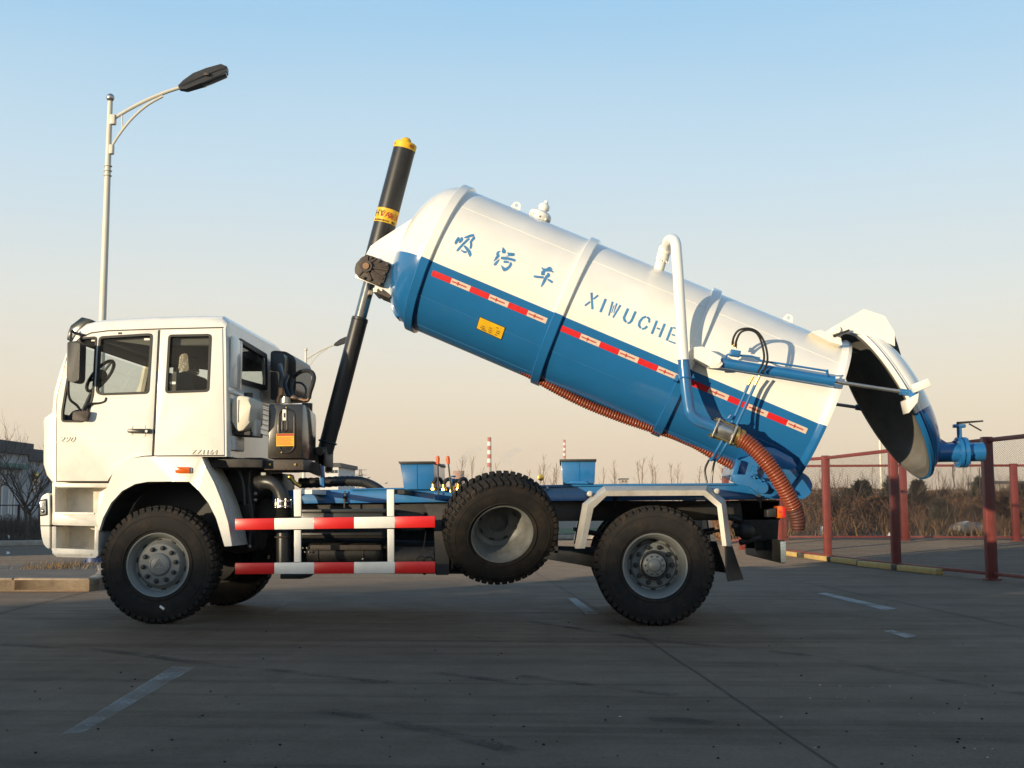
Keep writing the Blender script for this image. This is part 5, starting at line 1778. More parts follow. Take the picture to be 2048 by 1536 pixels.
slab([(790, 1026), (850, 1024), (846, 1062), (800, 1062)], .70, .85, M['cast'], 'chassis_bracket', truck, .02)

# fuel tank added on the far side to stop sun streaks under the chassis
ft = MB(); fa, fb_ = P(500, 1100, 1.76), P(960, 1100, 1.76)
ft.bb((fa.x, 1.76, .38), (fb_.x, 2.36, .96), .10); fo = ft.build('added_fuel_tank', M['black'], truck)
for f in (.2, .75):
    b = MB(); xx = fa.x + (fb_.x - fa.x) * f; b.bb((xx, 1.75, .372), (xx + .05, 2.37, .968), .10); b.build('strap', M['plastic'], fo)

# ---------------------------------------------------------------- side guard rail
gr = group_part('side_guard', (P(670, 1090, .0).x, .02, .7), truck)
for pts in ([(587, 979), (602, 979), (602, 1033), (588, 1033)], [(588, 1060), (601.5, 1060), (601.5, 1124), (588, 1124)], [(773.5, 979), (788, 978.5), (788, 1032.5), (774, 1032.5)], [(774.5, 1058), (788, 1058), (788, 1123.5), (775, 1123.5)]):
    slab(pts, .015, .05, M['offwhite'], 'guard_post', gr, .004)
xs = [470, 548.5, 628, 708, 789.5, 870]
def lerp(a, b_, t): return a + (b_ - a) * t
for (yl0, yl1), (yr0, yr1) in (((1037.5, 1060), (1032, 1055)), ((1126, 1148.5), (1123, 1146.5))):
    for k in range(5):
        t0, t1 = (xs[k] - 470) / 400, (xs[k + 1] - 470) / 400
        slab([(xs[k], lerp(yl0, yr0, t0)), (xs[k + 1], lerp(yl0, yr0, t1)), (xs[k + 1], lerp(yl1, yr1, t1)), (xs[k], lerp(yl1, yr1, t0))], .0, .04, M['red' if k % 2 == 0 else 'offwhite'], 'red_rail_section' if k % 2 == 0 else 'white_rail_section', gr, .003)
for px in (612, 797):
    slab([(px - 10, 980), (px + 12, 979.5), (px + 12, 988), (px - 10, 988)], .05, .75, M['offwhite'] if px < 700 else M['black'], 'guard_arm', gr, 0)

# ---------------------------------------------------------------- rear mudguard, flaps, rear end
o_ = [(1150, 1097), (1166, 1007), (1208, 972), (1414, 971), (1451, 1000), (1464, 1093)]
m_ = [(1161, 1097), (1176, 1009), (1212, 981.5), (1411, 980.5), (1443, 1008), (1453, 1092)]
i_ = [(1170, 1097), (1187, 1017), (1213, 992), (1408, 991), (1435, 1014), (1445, 1092)]
def rear_guard(sy):
    Y = (lambda y: y) if sy > 0 else (lambda y: YW - y)
    O = [Vector((p.x, Y(.16), p.z)) for p in PP(o_, .16)]
    Mi = [Vector((p.x, Y(.0), p.z)) for p in PP(m_, .0)]
    I = [Vector((p.x, Y(.02), p.z)) for p in PP(i_, .0)]
    B = [Vector((p.x, Y(.66), p.z)) for p in O]
    b = MB()
    V = [[b.bm.verts.new(p) for p in r] for r in (I, Mi, O, B)]
    t = .018
    def off(p, c0=Vector((P(1307, 1100, 0).x, 0, .62))):
        d_ = Vector((c0.x - p.x, 0, c0.z - p.z)).normalized()
        return p + d_ * t
    V.append([b.bm.verts.new(off(p)) for p in B])
    V.append([b.bm.verts.new(off(p) + Vector((0, .02 * sy, 0))) for p in O])
    V.append([b.bm.verts.new(p + Vector((0, .02 * sy, 0))) for p in I])
    n_ = len(O); R = len(V)
    for r in range(R):
        for k in range(n_ - 1):
            b._f([V[r][k], V[r][k + 1], V[(r + 1) % R][k + 1], V[(r + 1) % R][k]])
    for e in (0, n_ - 1): b._f([V[r][e] for r in range(R)])
    return b.build('rear_mudguard', M['fender'], truck, sharp=20)
rg = rear_guard(1); rear_guard(-1)
for px, py in ((1180, 987), (1435, 982)):
    p = P(px, py, .05); b = MB(); b.lathe([(0, 0), (.022, 0), (.025, .01), (.025, .05), (.016, .052), (.016, .06), (0, .061)], (p.x, .14, p.z), (0, -1, 0), 18); b.cyl((p.x, .14, p.z), (p.x, .80, p.z), .022, 12); b.build('mudguard_stay', M['fender'], rg)
fl = [[(1449, 1093), (1466, 1093)], [(1450, 1120), (1474, 1118)], [(1451, 1145), (1482, 1142)], [(1455, 1163), (1490, 1166)]]
def flap(y0, y1, dx=0, name='mud_flap'):
    b = MB(); rows_ = []
    for (a, c_), bow in zip(fl, (0, .03, .05, .03)):
        rows_.append([Vector((P(a[0] + dx, a[1], .05).x + bow * 0, y0, P(a[0], a[1], .05).z)), Vector((P(c_[0] + dx, c_[1], .45).x, y1, P(c_[0], c_[1], .05).z))])
    for r0, r1 in zip(rows_, rows_[1:]):
        w = Vector((.014, .0, 0))
        b.hexa([r0[0], r0[1], r0[1] + w, r0[0] + w, r1[0], r1[1], r1[1] + w, r1[0] + w])
    return b.build(name, M['flap'], truck)
flap(.05, .62); flap(YW - .05, YW - .62)
# rear end
slab([(1478, 1000), (1560, 1000), (1556, 1080), (1530, 1084), (1490, 1075)], .86, .96, M['black'], 'rear_bracket', truck, .01)
slab([(1478, 1000), (1560, 1000), (1556, 1080), (1530, 1084), (1490, 1075)], 1.5, 1.6, M['black'], 'rear_bracket', truck, .01, ref=.86)
xr = P(1572, 1080, .12)
b = MB(); zb0, zb1 = P(1570, 1127, .12).z, P(1570, 1081, .12).z
b.prism([Vector((xr.x - .05, y, zz)) for y, zz in ((.16, zb0), (.12, zb0 + .03), (.12, zb1 - .03), (.16, zb1), (YW - .16, zb1), (YW - .12, zb1 - .03), (YW - .12, zb0 + .03), (YW - .16, zb0))], (.045, 0, 0), .006)
ub = b.build('rear_bumper', M['black'], truck)
b = MB()
for y in (.118, YW - .122):
    b.bb((xr.x - .052, y, zb0 + .01), (xr.x - .003, y + .004, zb1 - .01), .001)
b.build('bumper_end_cap', M['reflect'], ub)
for y in (.9, 1.55):
    b = MB(); b.bb((xr.x - .16, y, zb1 - .12), (xr.x - .05, y + .08, P(1540, 1040, .9).z), .004); b.build('bumper_arm', M['black'], ub)
tl = slab([(1555.5, 1012), (1565, 1012), (1565, 1036), (1555.5, 1036)], .30, .52, M['amber'], 'tail_lamp', truck, .003)
slab([(1565, 1013), (1571, 1014), (1571, 1035), (1565, 1035)], .30, .52, M['tape_red'], 'red_lens', tl, .002)
b = MB(); p = P(1560, 1024, .298); b.cyl((p.x, .298, p.z), (p.x, .30, p.z), .012, 10); b.build('reflector', M['redink'], tl)
slab([(1534, 1020), (1552, 1016), (1552, 1034), (1534, 1034)], .32, .5, M['plastic'], 'lamp_bracket', truck, .002)
b = MB()
for (x0, y0), (x1, y1) in (((1470, 1050), (1500, 1070)), ((1480, 1085), (1520, 1075)), ((1440, 1030), (1480, 1040))):
    b.tube([P(x0, y0, .7), P(x1, y1, .75)], .03, 8)
b.ball(P(1492, 1062, .7), .09, 12); b.ball(P(1468, 1052, .6), .03, 10)
b.build('brake_chamber', M['black'], truck)

# ---------------------------------------------------------------- behind the cab: jug, oil tank, intake, hoses
jg = MB()
x0, x1 = P(463, 820, .16).x, P(482, 820, .16).x
z = lambda py: P(470, py, .16).z
ol = [(x0 + .02, z(793)), (x1 - .0, z(791)), (x1 + .09, z(794)), (x1 + .10, z(812)), (x1 + .10, z(845)), (x1 + .03, z(862)), (x1 - .03, z(864)), (x0, z(842)), (x0, z(803))]
jg.prism([Vector((a, .14, c_)) for a, c_ in ol], (0, .50, 0), .03)
jug = jg.build('coolant_jug', M['jug'], truck)
b = MB(); b.cyl((x0 + .11, .36, z(794)), (x0 + .11, .36, z(782)), .045, 16); b.build('jug_cap', M['plastic'], jug)
b = MB()
for dx in (.03, .07): b.tube([Vector((x0 + dx, .135, z(800))), Vector((x0 + dx, .135, z(845)))], .006, 6)
b.build('jug_rib', M['jug'], jug)
slab([(455, 860), (500, 862), (500, 870), (455, 868)], .2, .7, M['black'], 'jug_bracket', truck, 0)
slab([(502, 845), (512, 838), (512, 872), (502, 872)], .3, .5, M['white_low'], 'relay_cover', truck, .01)

ot_pts = rounded([(537, 808), (604, 808), (604, 917), (537, 917)], 5)
a0, b0_ = P(537, 808, .36), P(604, 917, .36)
b = MB()
y_a, y_b = .36, 1.02
# profile in the y-z plane with a chamfered far shoulder, extruded along x
b.prism([Vector((a0.x, y_a, b0_.z)), Vector((a0.x, y_a, a0.z)), Vector((a0.x, y_a + .10, a0.z)), Vector((a0.x, y_b - .04, a0.z - .05)), Vector((a0.x, y_b, a0.z - .12)), Vector((a0.x, y_b, b0_.z))], (b0_.x - a0.x, 0, 0), .018)
ot = b.build('oil_tank', M['oiltank'], truck)
def u_path(x0, x1, yt, yb, r=14):
    return [(x0, yt)] + [(x0 + (x1 - x0) / 2 - (x1 - x0) / 2 * math.cos(k * math.pi / 10), yb + (x1 - x0) / 2 * math.sin(k * math.pi / 10)) for k in range(11)] + [(x1, yt)]
b = MB(); b.tube(PP(u_path(558, 589, 833, 890), .358), .012, 8); b.tube(PP([(558, 833)] + [(573.5 - 15.5 * math.cos(k * math.pi / 8), 832 - 14 * math.sin(k * math.pi / 8)) for k in range(9)], .358), .010, 8)
b.tube(PP(u_path(565, 574.5, 842, 858), .358), .008, 8); b.build('pressed_bead', M['oiltank'], ot)
slab([(565, 819), (572.5, 819), (572.5, 841), (565, 841)], .345, .36, M['offwhite'], 'sight_gauge', ot, .002)
slab([(567, 826), (570.5, 826), (570.5, 835), (567, 835)], .342, .346, M['blackink'], 'gauge_glass', ot, 0)
slab([(552.5, 867.5), (588, 867), (588, 892), (552.5, 892.5)], .340, .343, M['yellow'], 'warning_label', ot, 0)
slab([(553.5, 868), (587, 867.6), (587, 871.5), (553.5, 872)], .338, .3395, M['redink'], 'label_heading', ot, 0)
for k in range(8):
    slab([(554, 874.3 + k * 2.1), (586 - (k * 5 % 7), 874.2 + k * 2.1), (586 - (k * 5 % 7), 874.9 + k * 2.1), (554, 875 + k * 2.1)], .338, .3395, M['redink'], 'label_line', ot, 0)
for px, py in ((563.5, 905), (573, 815)):
    b = MB(); b.ball(P(px, py, .35), .010, 8); b.build('plug', M['brass'], ot)
b = MB(); p = P(571, 806, .5); b.cyl(p, p + Vector((0, 0, .045)), .05, 20); b.cyl(p + Vector((0, 0, .045)), p + Vector((0, 0, .06)), .035, 20); b.build('filler_cap', M['steel'], ot)
p = P(614, 826, .85); b = MB(); b.cyl(p, p + Vector((0, 0, .10)), .055, 20); b.build('breather', M['plastic'], ot)
b = MB(); b.tube([P(556, 806, .6), P(557, 796, .6), P(560, 790, .6)], .02, 10); b.build('hose_union', M['copper'], ot)
b = MB(); b.tube([P(584, 806, .6), P(585, 799, .6), P(594, 798, .6), P(606, 800, .6)], .018, 10)
b.ball(P(587, 797, .58), .035, 10); b.tube([P(606, 801, .6), P(616, 800, .6), P(618, 792, .6)], .018, 10); b.build('hose_union', M['copper'], ot)
b = MB(); b.tube(smooth_path([P(585, 797, .7), P(582, 775, .75), P(586, 756, .8), P(600, 744, .75), P(613, 741, .7), P(624, 745, .65), P(628, 755, .62), P(625, 770, .6), P(620, 785, .6), P(618, 797, .6)], 6), .022, 10); b.build('hydraulic_hose', M['plastic'], ot)
b = MB(); b.tube(smooth_path([P(592, 765, .9), P(602, 766, .85), P(610, 773, .8), P(612, 783, .75), P(608, 794, .7)], 6), .012, 8); b.tube(smooth_path([P(580, 800, .75), P(570, 770, .85), P(575, 750, .95)], 6), .02, 8); b.build('thin_hose', M['plastic'], ot)
b = MB(); b.tube([P(560, 790, .6), P(561, 776, .6)], .024, 10); b.build('hose_union', M['copper'], ot)
b = MB(); b.tube(smooth_path([P(561, 777, .6), P(563, 750, .65), P(560, 730, .9)], 5), .022, 10); b.build('hydraulic_hose', M['plastic'], ot)
br = slab([(528, 919), (607, 919), (607, 940), (528, 940)], .30, 1.1, M['cast'], 'tank_bracket', truck, .006)
for px in (540, 590):
    b = MB(); p = P(px, 929, .29); b.cyl((p.x, .285, p.z), (p.x, .30, p.z), .012, 8); b.build('bolt', M['brass'], br)
slab([(607, 921), (640, 928), (642, 955), (607, 940)], .66, .72, M['cast'], 'bracket_cheek', br, 0)
slab([(636, 930), (648, 932), (648, 976), (640, 972)], .70, .76, M['blue'], 'ram_base_plate', truck, .004)
b = MB(); b.ball(P(580, 954, .5), .03, 10); b.tube([P(580, 954, .5), P(590, 966, .5), P(600, 972, .55)], .02, 8); b.build('brass_elbow', M['brass'], truck)
ring_ = MB()
path = smooth_path([P(598, 966, .95), P(640, 965, .95), P(690, 962, .95), P(725, 964, .95), P(752, 975, .95), P(770, 990, .95)], 8)
ring_.tube(path, [.05 + (.006 if (i % 2) and i < 24 else 0) for i in range(len(path))], 12); ring_.build('return_hose', M['plastic'], truck)
slab(rounded([(541, 704), (548, 701), (572, 703), (588, 713), (592, 722), (592, 780), (586, 792), (541, 795)], 5), 1.45, 2.25, M['plastic'], 'air_intake', truck, .05, ref=1.45)
slab(rounded([(541, 706), (566, 706), (570, 716), (566, 800), (541, 800)], 5), 1.2, 1.5, M['plastic'], 'intake_neck', truck, .04, ref=1.2)
slab([(458, 872), (470, 872), (470, 900), (458, 900)], .15, .5, M['white_low'], 'cab_mount_cover', truck, .01)
slab([(400, 908), (456, 908), (470, 918), (525, 918), (525, 935), (410, 935)], .2, 1.9, M['black'], 'cab_floor', truck, .01)

# control levers and brass unions on the subframe
def lever(top, bot):
    l_ = MB(); l_.tube([P(*bot, .55), P(*top, .55)], .008, 8); q = l_.build('lever', M['black'], truck)
    a = P(*top, .55); c_ = P(*bot, .55); u = (a - c_).normalized()
    g = MB(); g.lathe([(0, -.03), (.016, -.03), (.021, .02), (.018, .045), (0, .052)], a, u, 14); g.build('lever_grip', M['orange_grip'], q)
lever((875.5, 922), (877, 990)); lever((896, 922), (904, 992))
for px, py in ((869, 968), (890, 969), (906, 972), (919, 968)):
    b = MB(); b.tube(smooth_path([P(px - 2, py + 10, .6), P(px - 2, py - 1, .6), P(px + 3, py - 9, .6), P(px + 11, py - 10, .64), P(px + 15, py - 2, .7)], 5), .02, 10); u = b.build('hose_elbow', M['plastic'], truck)
    b = MB(); b.cyl(P(px - 2, py + 11, .59), P(px - 2, py, .59), .024, 12); b.cyl(P(px - 2, py + 12, .59), P(px - 2, py + 8, .59), .03, 6); b.build('union', M['brass'], u)
b = MB(); b.tube([P(906, 972, .6), P(906, 957, .6)], .02, 10); b.tube([P(902, 953, .6), P(912, 953, .6)], .008, 6); b.build('stop_valve', M['blue'], truck)
b = MB(); b.lathe([(0, 0), (.03, 0), (.034, .012), (0, .02)], P(1082, 955, .7), (0, -1, 0), 14); b.build('pressure_gauge', M['brass'], truck)
slab([(868, 985), (925, 985), (925, 1000), (868, 1000)], .60, .74, M['blue'], 'valve_block', truck, .006)

# ---------------------------------------------------------------- tipping ram
RB, RT = P(650, 905, 1.25), P(813, 283, 1.25)
ru = (RT - RB).normalized(); RL = (RT - RB).length
def rp(py):                                     # distance along the ram from pixel row
    t = (905 - py) / (905 - 283.0); return RL * t
ram = group_part('tipping_ram', RB, truck)
b = MB(); b.lathe([(0, rp(905)), (.085, rp(905)), (.085, rp(860)), (.088, rp(850)), (.088, rp(640)), (.07, rp(638.5)), (0, rp(638))], RB, ru, 36); b.build('lower_stage', M['cyl'], ram)
b = MB(); b.torus(RB + ru * rp(645), ru, .088, .005, 36, 6); b.torus(RB + ru * rp(885), ru, .09, .012, 36, 8); b.torus(RB + ru * rp(760), ru, .088, .003, 36, 6); b.build('stage_collar', M['cyl'], ram)
b = MB(); b.lathe([(.066, rp(642)), (.066, rp(520))], RB, ru, 36); b.build('chrome_stage', M['chrome'], ram)
b = MB(); b.lathe([(0, rp(545)), (.116, rp(545)), (.120, rp(535)), (.120, rp(299)), (0, rp(299))], RB, ru, 40); b.build('outer_tube', M['cyl'], ram)
b = MB(); b.lathe([(.123, rp(301)), (.123, rp(289)), (.112, rp(287)), (0, rp(287))], RB, ru, 40)
capu = RB + ru * rp(286); n_x = ru.cross(Vector((0, 1, 0))).normalized()
b.ball(capu + Vector((.0, -.035, 0)), .062, 16, (1, 1, .8)); b.build('ram_cap', M['yellow_cap'], ram)
b = MB(); b.lathe([(.1225, rp(452)), (.1225, rp(424))], RB, ru, 40); lb = b.build('maker_band', M['yellow'], ram)
# band print curved round the tube
def on_ram(me, hc, ang0, r=.1245):
    # x of the text runs round the tube (left to right as seen), y along it
    e1 = Vector((0, -1, 0)); e1 = (e1 - ru * e1.dot(ru)).normalized(); e2 = ru.cross(e1)
    if e2.x < 0: e2 = -e2
    for v in me.vertices:
        c_ = v.co.copy(); th = ang0 + c_.x / r
        v.co = RB + ru * (hc + c_.y) + (e1 * math.cos(th) + e2 * math.sin(th)) * (r + c_.z)
    return me
for s_, sz, mm, hp, an in (('HY', .10, 'blackink', 436, -.62), ('VA', .085, 'redink', 437, .02), ('海沃', .075, 'redink', 438, .85), ('海沃机械有限公司', .022, 'blackink', 449, -.25), ('液压', .028, 'blackink', 449, .95)):
    link('maker_lettering', on_ram(text_mesh(s_, sz, M[mm], .001), rp(hp), an), ram)
b = MB()
for py, an in ((300, -.7), (300, .9)):
    pass
link('cap_lettering', on_ram(text_mesh('海沃', .035, M['redink'], .001), rp(295), .8, .1245), ram)
link('cap_lettering', on_ram(text_mesh('A', .04, M['redink'], .001), rp(295), -.95, .1245), ram)
b = MB(); b.cyl(RB + Vector((0, -.26, .0)), RB + Vector((0, .26, .0)), .04, 16); b.bb(RB + Vector((-.07, -.2, -.2)), RB + Vector((.05, -.14, .05)), .02); b.bb(RB + Vector((-.07, .14, -.2)), RB + Vector((.05, .2, .05)), .02); b.build('ram_foot', M['cast'], ram)
slab([(634, 905), (652, 905), (652, 934), (636, 930)], 1.05, 1.45, M['cast'], 'ram_pedestal', ram, .01)

# ---------------------------------------------------------------- tank
A0, A1 = P(1000, 569, 1.25), P(1500, 779, 1.25)
A0.y = A1.y = 1.25
ta = (A1 - A0).normalized(); tn = Vector((-ta.z, 0, ta.x)); TR = .80
if tn.z < 0: tn = -tn
def s_of(px, py): return (P(px, py, 1.25) - A0).dot(ta)
def T(s, phi, r=TR): return A0 + ta * s + (Vector((0, -1, 0)) * math.cos(phi) + tn * math.sin(phi)) * r
def CYLP(px, py, r=TR):
    d_ = ray(px, py).normalized(); o = CAM - A0
    dp = d_ - ta * d_.dot(ta); op = o - ta * o.dot(ta)
    a_, b_, c_ = dp.dot(dp), 2 * dp.dot(op), op.dot(op) - r * r
    D = b_ * b_ - 4 * a_ * c_
    t = (-b_ - math.sqrt(max(D, 0))) / (2 * a_)
    return CAM + d_ * t
def SPHI(px, py, r=TR):
    q = CYLP(px, py, r) - A0
    s = q.dot(ta); v = q - ta * s
    return s, math.atan2(v.dot(tn), -v.y)
S1, S2, S3, S4 = s_of(881, 521), s_of(1132, 623), s_of(1372, 725), s_of(1635, 819)
PB = sum(SPHI(px, py)[1] for px, py in ((950, 559), (1250, 684.5), (1550, 810))) / 3     # where the colour changes
PBs = TR * math.sin(PB)
M['tank'] = two_tone('two_tone_tank_paint', tn, A0.dot(tn) + PBs, BLUE, WHITE)
tank = group_part('tank', A0, truck)
b = MB()
N_ = 24
prof_t = [(0, S1 - .44)] + [(TR * math.sin(k / N_ * math.pi / 2) ** .82, S1 - .44 * math.cos(k / N_ * math.pi / 2)) for k in range(1, N_ + 1)]
prof_t += [(TR, S4 - .02), (TR - .01, S4 - .02), (TR - .01, S1)]
b.lathe(prof_t, A0, ta, 96)
b.build('tank_shell', M['tank'], tank, sharp=40)
for s_ in (S1, S2, S3):
    b = MB(); b.lathe([(TR - .002, s_ - .055), (TR + .030, s_ - .052), (TR + .036, s_ - .045), (TR + .036, s_ + .040), (TR + .030, s_ + .047), (TR - .002, s_ + .05)], A0, ta, 96); b.build('stiffening_ring', M['tank'], tank, sharp=30)
b = MB(); b.lathe([(TR - .002, S4 - .07), (TR + .02, S4 - .068), (TR + .03, S4 - .05), (TR + .055, S4 - .02), (TR + .055, S4 + .012), (TR - .01, S4 + .012)], A0, ta, 96); b.build('rear_flange', M['tank'], tank, sharp=30)
b = MB(); b.lathe([(TR - .01, S4 - .02), (TR - .01, S1), (0, S1 - .3)], A0, ta, 64); b.build('tank_inside', M['lid_in'], tank)
# weld seams
for ph in (R_(-40), R_(-72), R_(38)):
    for sa, sb_ in ((S1 + .06, S2 - .06), (S2 + .06, S3 - .06), (S3 + .06, S4 - .07)):
        b = MB(); b.tube([T(sa, ph), T(sb_, ph)], .0035, 6); b.build('weld_seam', M['tank'], tank)
# reflective tape
def tape(p_start, p_end, h, n_=6):
    (sa, pa), (sb_, pb_) = SPHI(*p_start), SPHI(*p_end)
    ph = (pa + pb_) / 2
    for k in range(n_):
        u0 = sa + (sb_ - sa) * k / n_; u1 = sa + (sb_ - sa) * (k + 1) / n_
        b = MB()
        for j in range(3):
            q0 = ph - h / TR / 2 + h / TR * j / 3; q1 = ph - h / TR / 2 + h / TR * (j + 1) / 3
            b.quad(T(u0, q0, TR + .003), T(u1, q0, TR + .003), T(u1, q1, TR + .003), T(u0, q1, TR + .003))
        red = k % 2 == 0
        o = b.build('red_tape' if red else 'white_tape', M['tape_red' if red else 'tape_white'], tank)
        if not red:
            b = MB(); L = u1 - u0
            for j in range(11):
                f = .06 + j * .07
                hh = h * (.30 if j == 4 else .11)
                ww = .022 if j != 4 else .026
                b.quad(T(u0 + L * f, ph - hh / TR, TR + .005), T(u0 + L * f + ww * .55, ph - hh / TR, TR + .005), T(u0 + L * f + ww * .55, ph + hh / TR, TR + .005), T(u0 + L * f, ph + hh / TR, TR + .005))
            b.build('tape_print', M['redink'], tank)
tape((864, 546), (1093.5, 641.5), .060); tape((1122, 657.5), (1354.5, 752), .060); tape((1378, 764), (1614, 861.5), .060)
# yellow data plate
def patch(corners, r, m, name, n_=4):
    b = MB()
    g = [[CYLP(*(Vector(corners[0]).lerp(Vector(corners[1]), i / n_).lerp(Vector(corners[3]).lerp(Vector(corners[2]), i / n_), j / n_)), r) for i in range(n_ + 1)] for j in range(n_ + 1)]
    for j in range(n_):
        for i in range(n_):
            b.quad(g[j][i], g[j][i + 1], g[j + 1][i + 1], g[j + 1][i])
    bmesh.ops.remove_doubles(b.bm, verts=b.bm.verts, dist=.0004)
    return b.build(name, m, tank)
yc = [(960, 634.4), (1009.5, 655.7), (1002, 678.3), (953.4, 656.3)]
patch([(958.8, 633), (1011, 655.3), (1002.6, 680), (952, 657)], TR + .004, M['blackink'], 'plate_border')
patch(yc, TR + .008, M['yellow'], 'data_plate')
for (u, v, L) in ((.16, .62, .12), (.12, .78, .2), (.18, .9, .2), (.45, .5, .1), (.44, .68, .14), (.46, .85, .12), (.70, .25, .08), (.74, .5, .14), (.74, .66, .14), (.72, .84, .1)):
    A_, B_, C_, D_ = [Vector(c) for c in yc]
    def at2(u_, v_): return tuple(A_.lerp(B_, u_).lerp(D_.lerp(C_, u_), v_))
    patch([at2(u, v - .025), at2(u + L, v - .025), at2(u + L, v + .035), at2(u, v + .035)], TR + .010, M['ink'], 'plate_line', 1)

# lettering: brush strokes traced as ribbons on the shell
def ribbons(strokes, sx, ox, oy, name, m=M['letter']):
    b = MB()
    for st in strokes:
        pts = [(ox + x / sx, oy + y / sx, w / sx) for x, y, w in st]
        # refine
        rf = []
        for k in range(len(pts) - 1):
            for j in range(3):
                t = j / 3; rf.append(tuple(a + (c - a) * t for a, c in zip(pts[k], pts[k + 1])))
        rf.append(pts[-1])
        L_, R2 = [], []
        for k, (x, y, w) in enumerate(rf):
            x0_, y0_, _ = rf[max(k - 1, 0)]; x1_, y1_, _ = rf[min(k + 1, len(rf) - 1)]
            dx, dy = x1_ - x0_, y1_ - y0_; q = math.hypot(dx, dy) or 1
            nx_, ny_ = -dy / q * w / 2, dx / q * w / 2
            L_.append(CYLP(x + nx_, y + ny_, TR + .004)); R2.append(CYLP(x - nx_, y - ny_, TR + .004))
        for k in range(len(rf) - 1):
            b.quad(L_[k], L_[k + 1], R2[k + 1], R2[k])
    return b.build(name, m, tank)
K = 2048 / 150.0
xi = [[(283, 255, 20), (295, 300, 80), (250, 370, 85), (222, 425, 70), (222, 462, 20)], [(385, 262, 50), (385, 320, 85), (352, 370, 75), (322, 425, 30)],
      [(455, 275, 30), (520, 262, 60), (620, 225, 70), (700, 205, 60), (712, 222, 40)], [(720, 235, 30), (715, 290, 75), (670, 340, 60), (632, 395, 60), (645, 460, 55), (636, 520, 60), (618, 580, 40)],
      [(595, 300, 40), (530, 345, 60), (440, 435, 60), (350, 530, 60), (280, 610, 60), (245, 650, 20)], [(455, 500, 50), (520, 570, 75), (590, 660, 90), (612, 740, 85), (605, 800, 20)],
      [(362, 600, 15), (400, 640, 40), (455, 668, 60), (515, 670, 60)]]
wu = [[(1508, 540, 10), (1520, 580, 50), (1535, 640, 110), (1540, 695, 90), (1540, 705, 20)], [(1445, 645, 10), (1390, 660, 40), (1362, 710, 70), (1378, 775, 80), (1320, 850, 60), (1262, 920, 10)],
      [(1415, 865, 15), (1350, 940, 60), (1290, 1010, 75), (1285, 1035, 30)], [(1640, 675, 10), (1670, 720, 70), (1740, 735, 95), (1810, 735, 75), (1830, 740, 40)], [(1590, 785, 8), (1650, 775, 26), (1700, 765, 20)],
      [(1455, 830, 60), (1520, 835, 85), (1640, 845, 75), (1760, 872, 70), (1850, 905, 70)], [(1530, 935, 60), (1600, 935, 65), (1675, 948, 45)],
      [(1715, 950, 40), (1728, 1000, 65), (1680, 1080, 70), (1610, 1130, 80), (1550, 1150, 100), (1505, 1090, 60), (1465, 1030, 10)]]
che = [[(860, 470, 10), (910, 530, 60), (990, 545, 85), (1060, 540, 90), (1130, 575, 45), (1185, 605, 30)], [(985, 530, 30), (1050, 490, 50), (1095, 475, 40), (1150, 540, 22)],
       [(945, 560, 60), (900, 610, 100), (870, 660, 60), (950, 670, 30)], [(645, 715, 50), (720, 730, 65), (820, 740, 60), (915, 745, 60)], [(1035, 625, 50), (1050, 690, 95), (985, 740, 75), (940, 830, 75), (890, 930, 60), (845, 1010, 15)],
       [(1025, 800, 40), (1090, 835, 60), (1160, 885, 60)]]
ribbons(xi, K, 895, 455, 'tank_character'); ribbons(wu, K, 895, 455, 'tank_character'); ribbons(che, K, 1020, 500, 'tank_character')
KX = 2048 / 220.0
XI = {'X': [[(212, 140, 38), (220, 300, 38), (230, 450, 38)], [(335, 190, 30), (250, 260, 30)], [(185, 310, 30), (90, 385, 34)]], 'I': [[(478, 258, 44), (378, 505, 44)]],
      'W': [[(607, 308, 34), (533, 572, 26)], [(633, 375, 12), (585, 520, 12)], [(683, 340, 30), (625, 520, 10)], [(752, 372, 34), (612, 608, 30)]],
      'U': [[(895, 435, 44), (815, 610, 46), (830, 660, 44), (862, 690, 38)], [(1035, 490, 44), (960, 660, 44), (925, 700, 38), (880, 712, 30)]],
      'C': [[(1230, 588, 36), (1165, 610, 40), (1110, 680, 44), (1095, 750, 44), (1130, 805, 34)], [(1250, 595, 36), (1288, 630, 38), (1285, 700, 34)], [(1250, 765, 40), (1210, 805, 38), (1150, 820, 30)]],
      'H': [[(1432, 662, 44), (1335, 910, 44)], [(1578, 720, 44), (1475, 972, 44)], [(1428, 800, 30), (1488, 822, 30)]],
      'E': [[(1710, 782, 44), (1612, 1036, 44)], [(1735, 790, 30), (1800, 815, 30)], [(1705, 918, 30), (1768, 942, 30)], [(1650, 1040, 30), (1778, 1088, 30)]]}
for k_, st in XI.items(): ribbons(st, KX, 1160, 570, 'tank_letter')

# lifting eyes, hatch, fittings on the crown of the tank
def crown(px, py): return SPHI(px, py)
def eye(s_):
    base = T(s_, math.pi / 2, TR - .01)
    b = MB(); m_ = 16
    oo, ii = [], []
    for k in range(m_):
        th = -math.pi / 2 + 2 * math.pi * k / m_
        x, z_ = .045 * math.cos(th), .062 + .045 * math.sin(th)
        if z_ < .05: x, z_ = (.07 if x > 0 else -.07 if x < 0 else 0) * min(1, abs(x) / .03), 0
        oo.append(base + ta * x + tn * z_ - Vector((0, .012, 0))); ii.append(base + ta * .020 * math.cos(th) + tn * (.065 + .020 * math.sin(th)) - Vector((0, .012, 0)))
    b.frame(oo, ii, (0, .024, 0)); b.build('lifting_eye', M['white_tank'], tank)
eye(s_of(1030, 419)); eye(s_of(1572, 648))
sh = s_of(1077, 440); bh = T(sh, math.pi / 2, TR - .02)
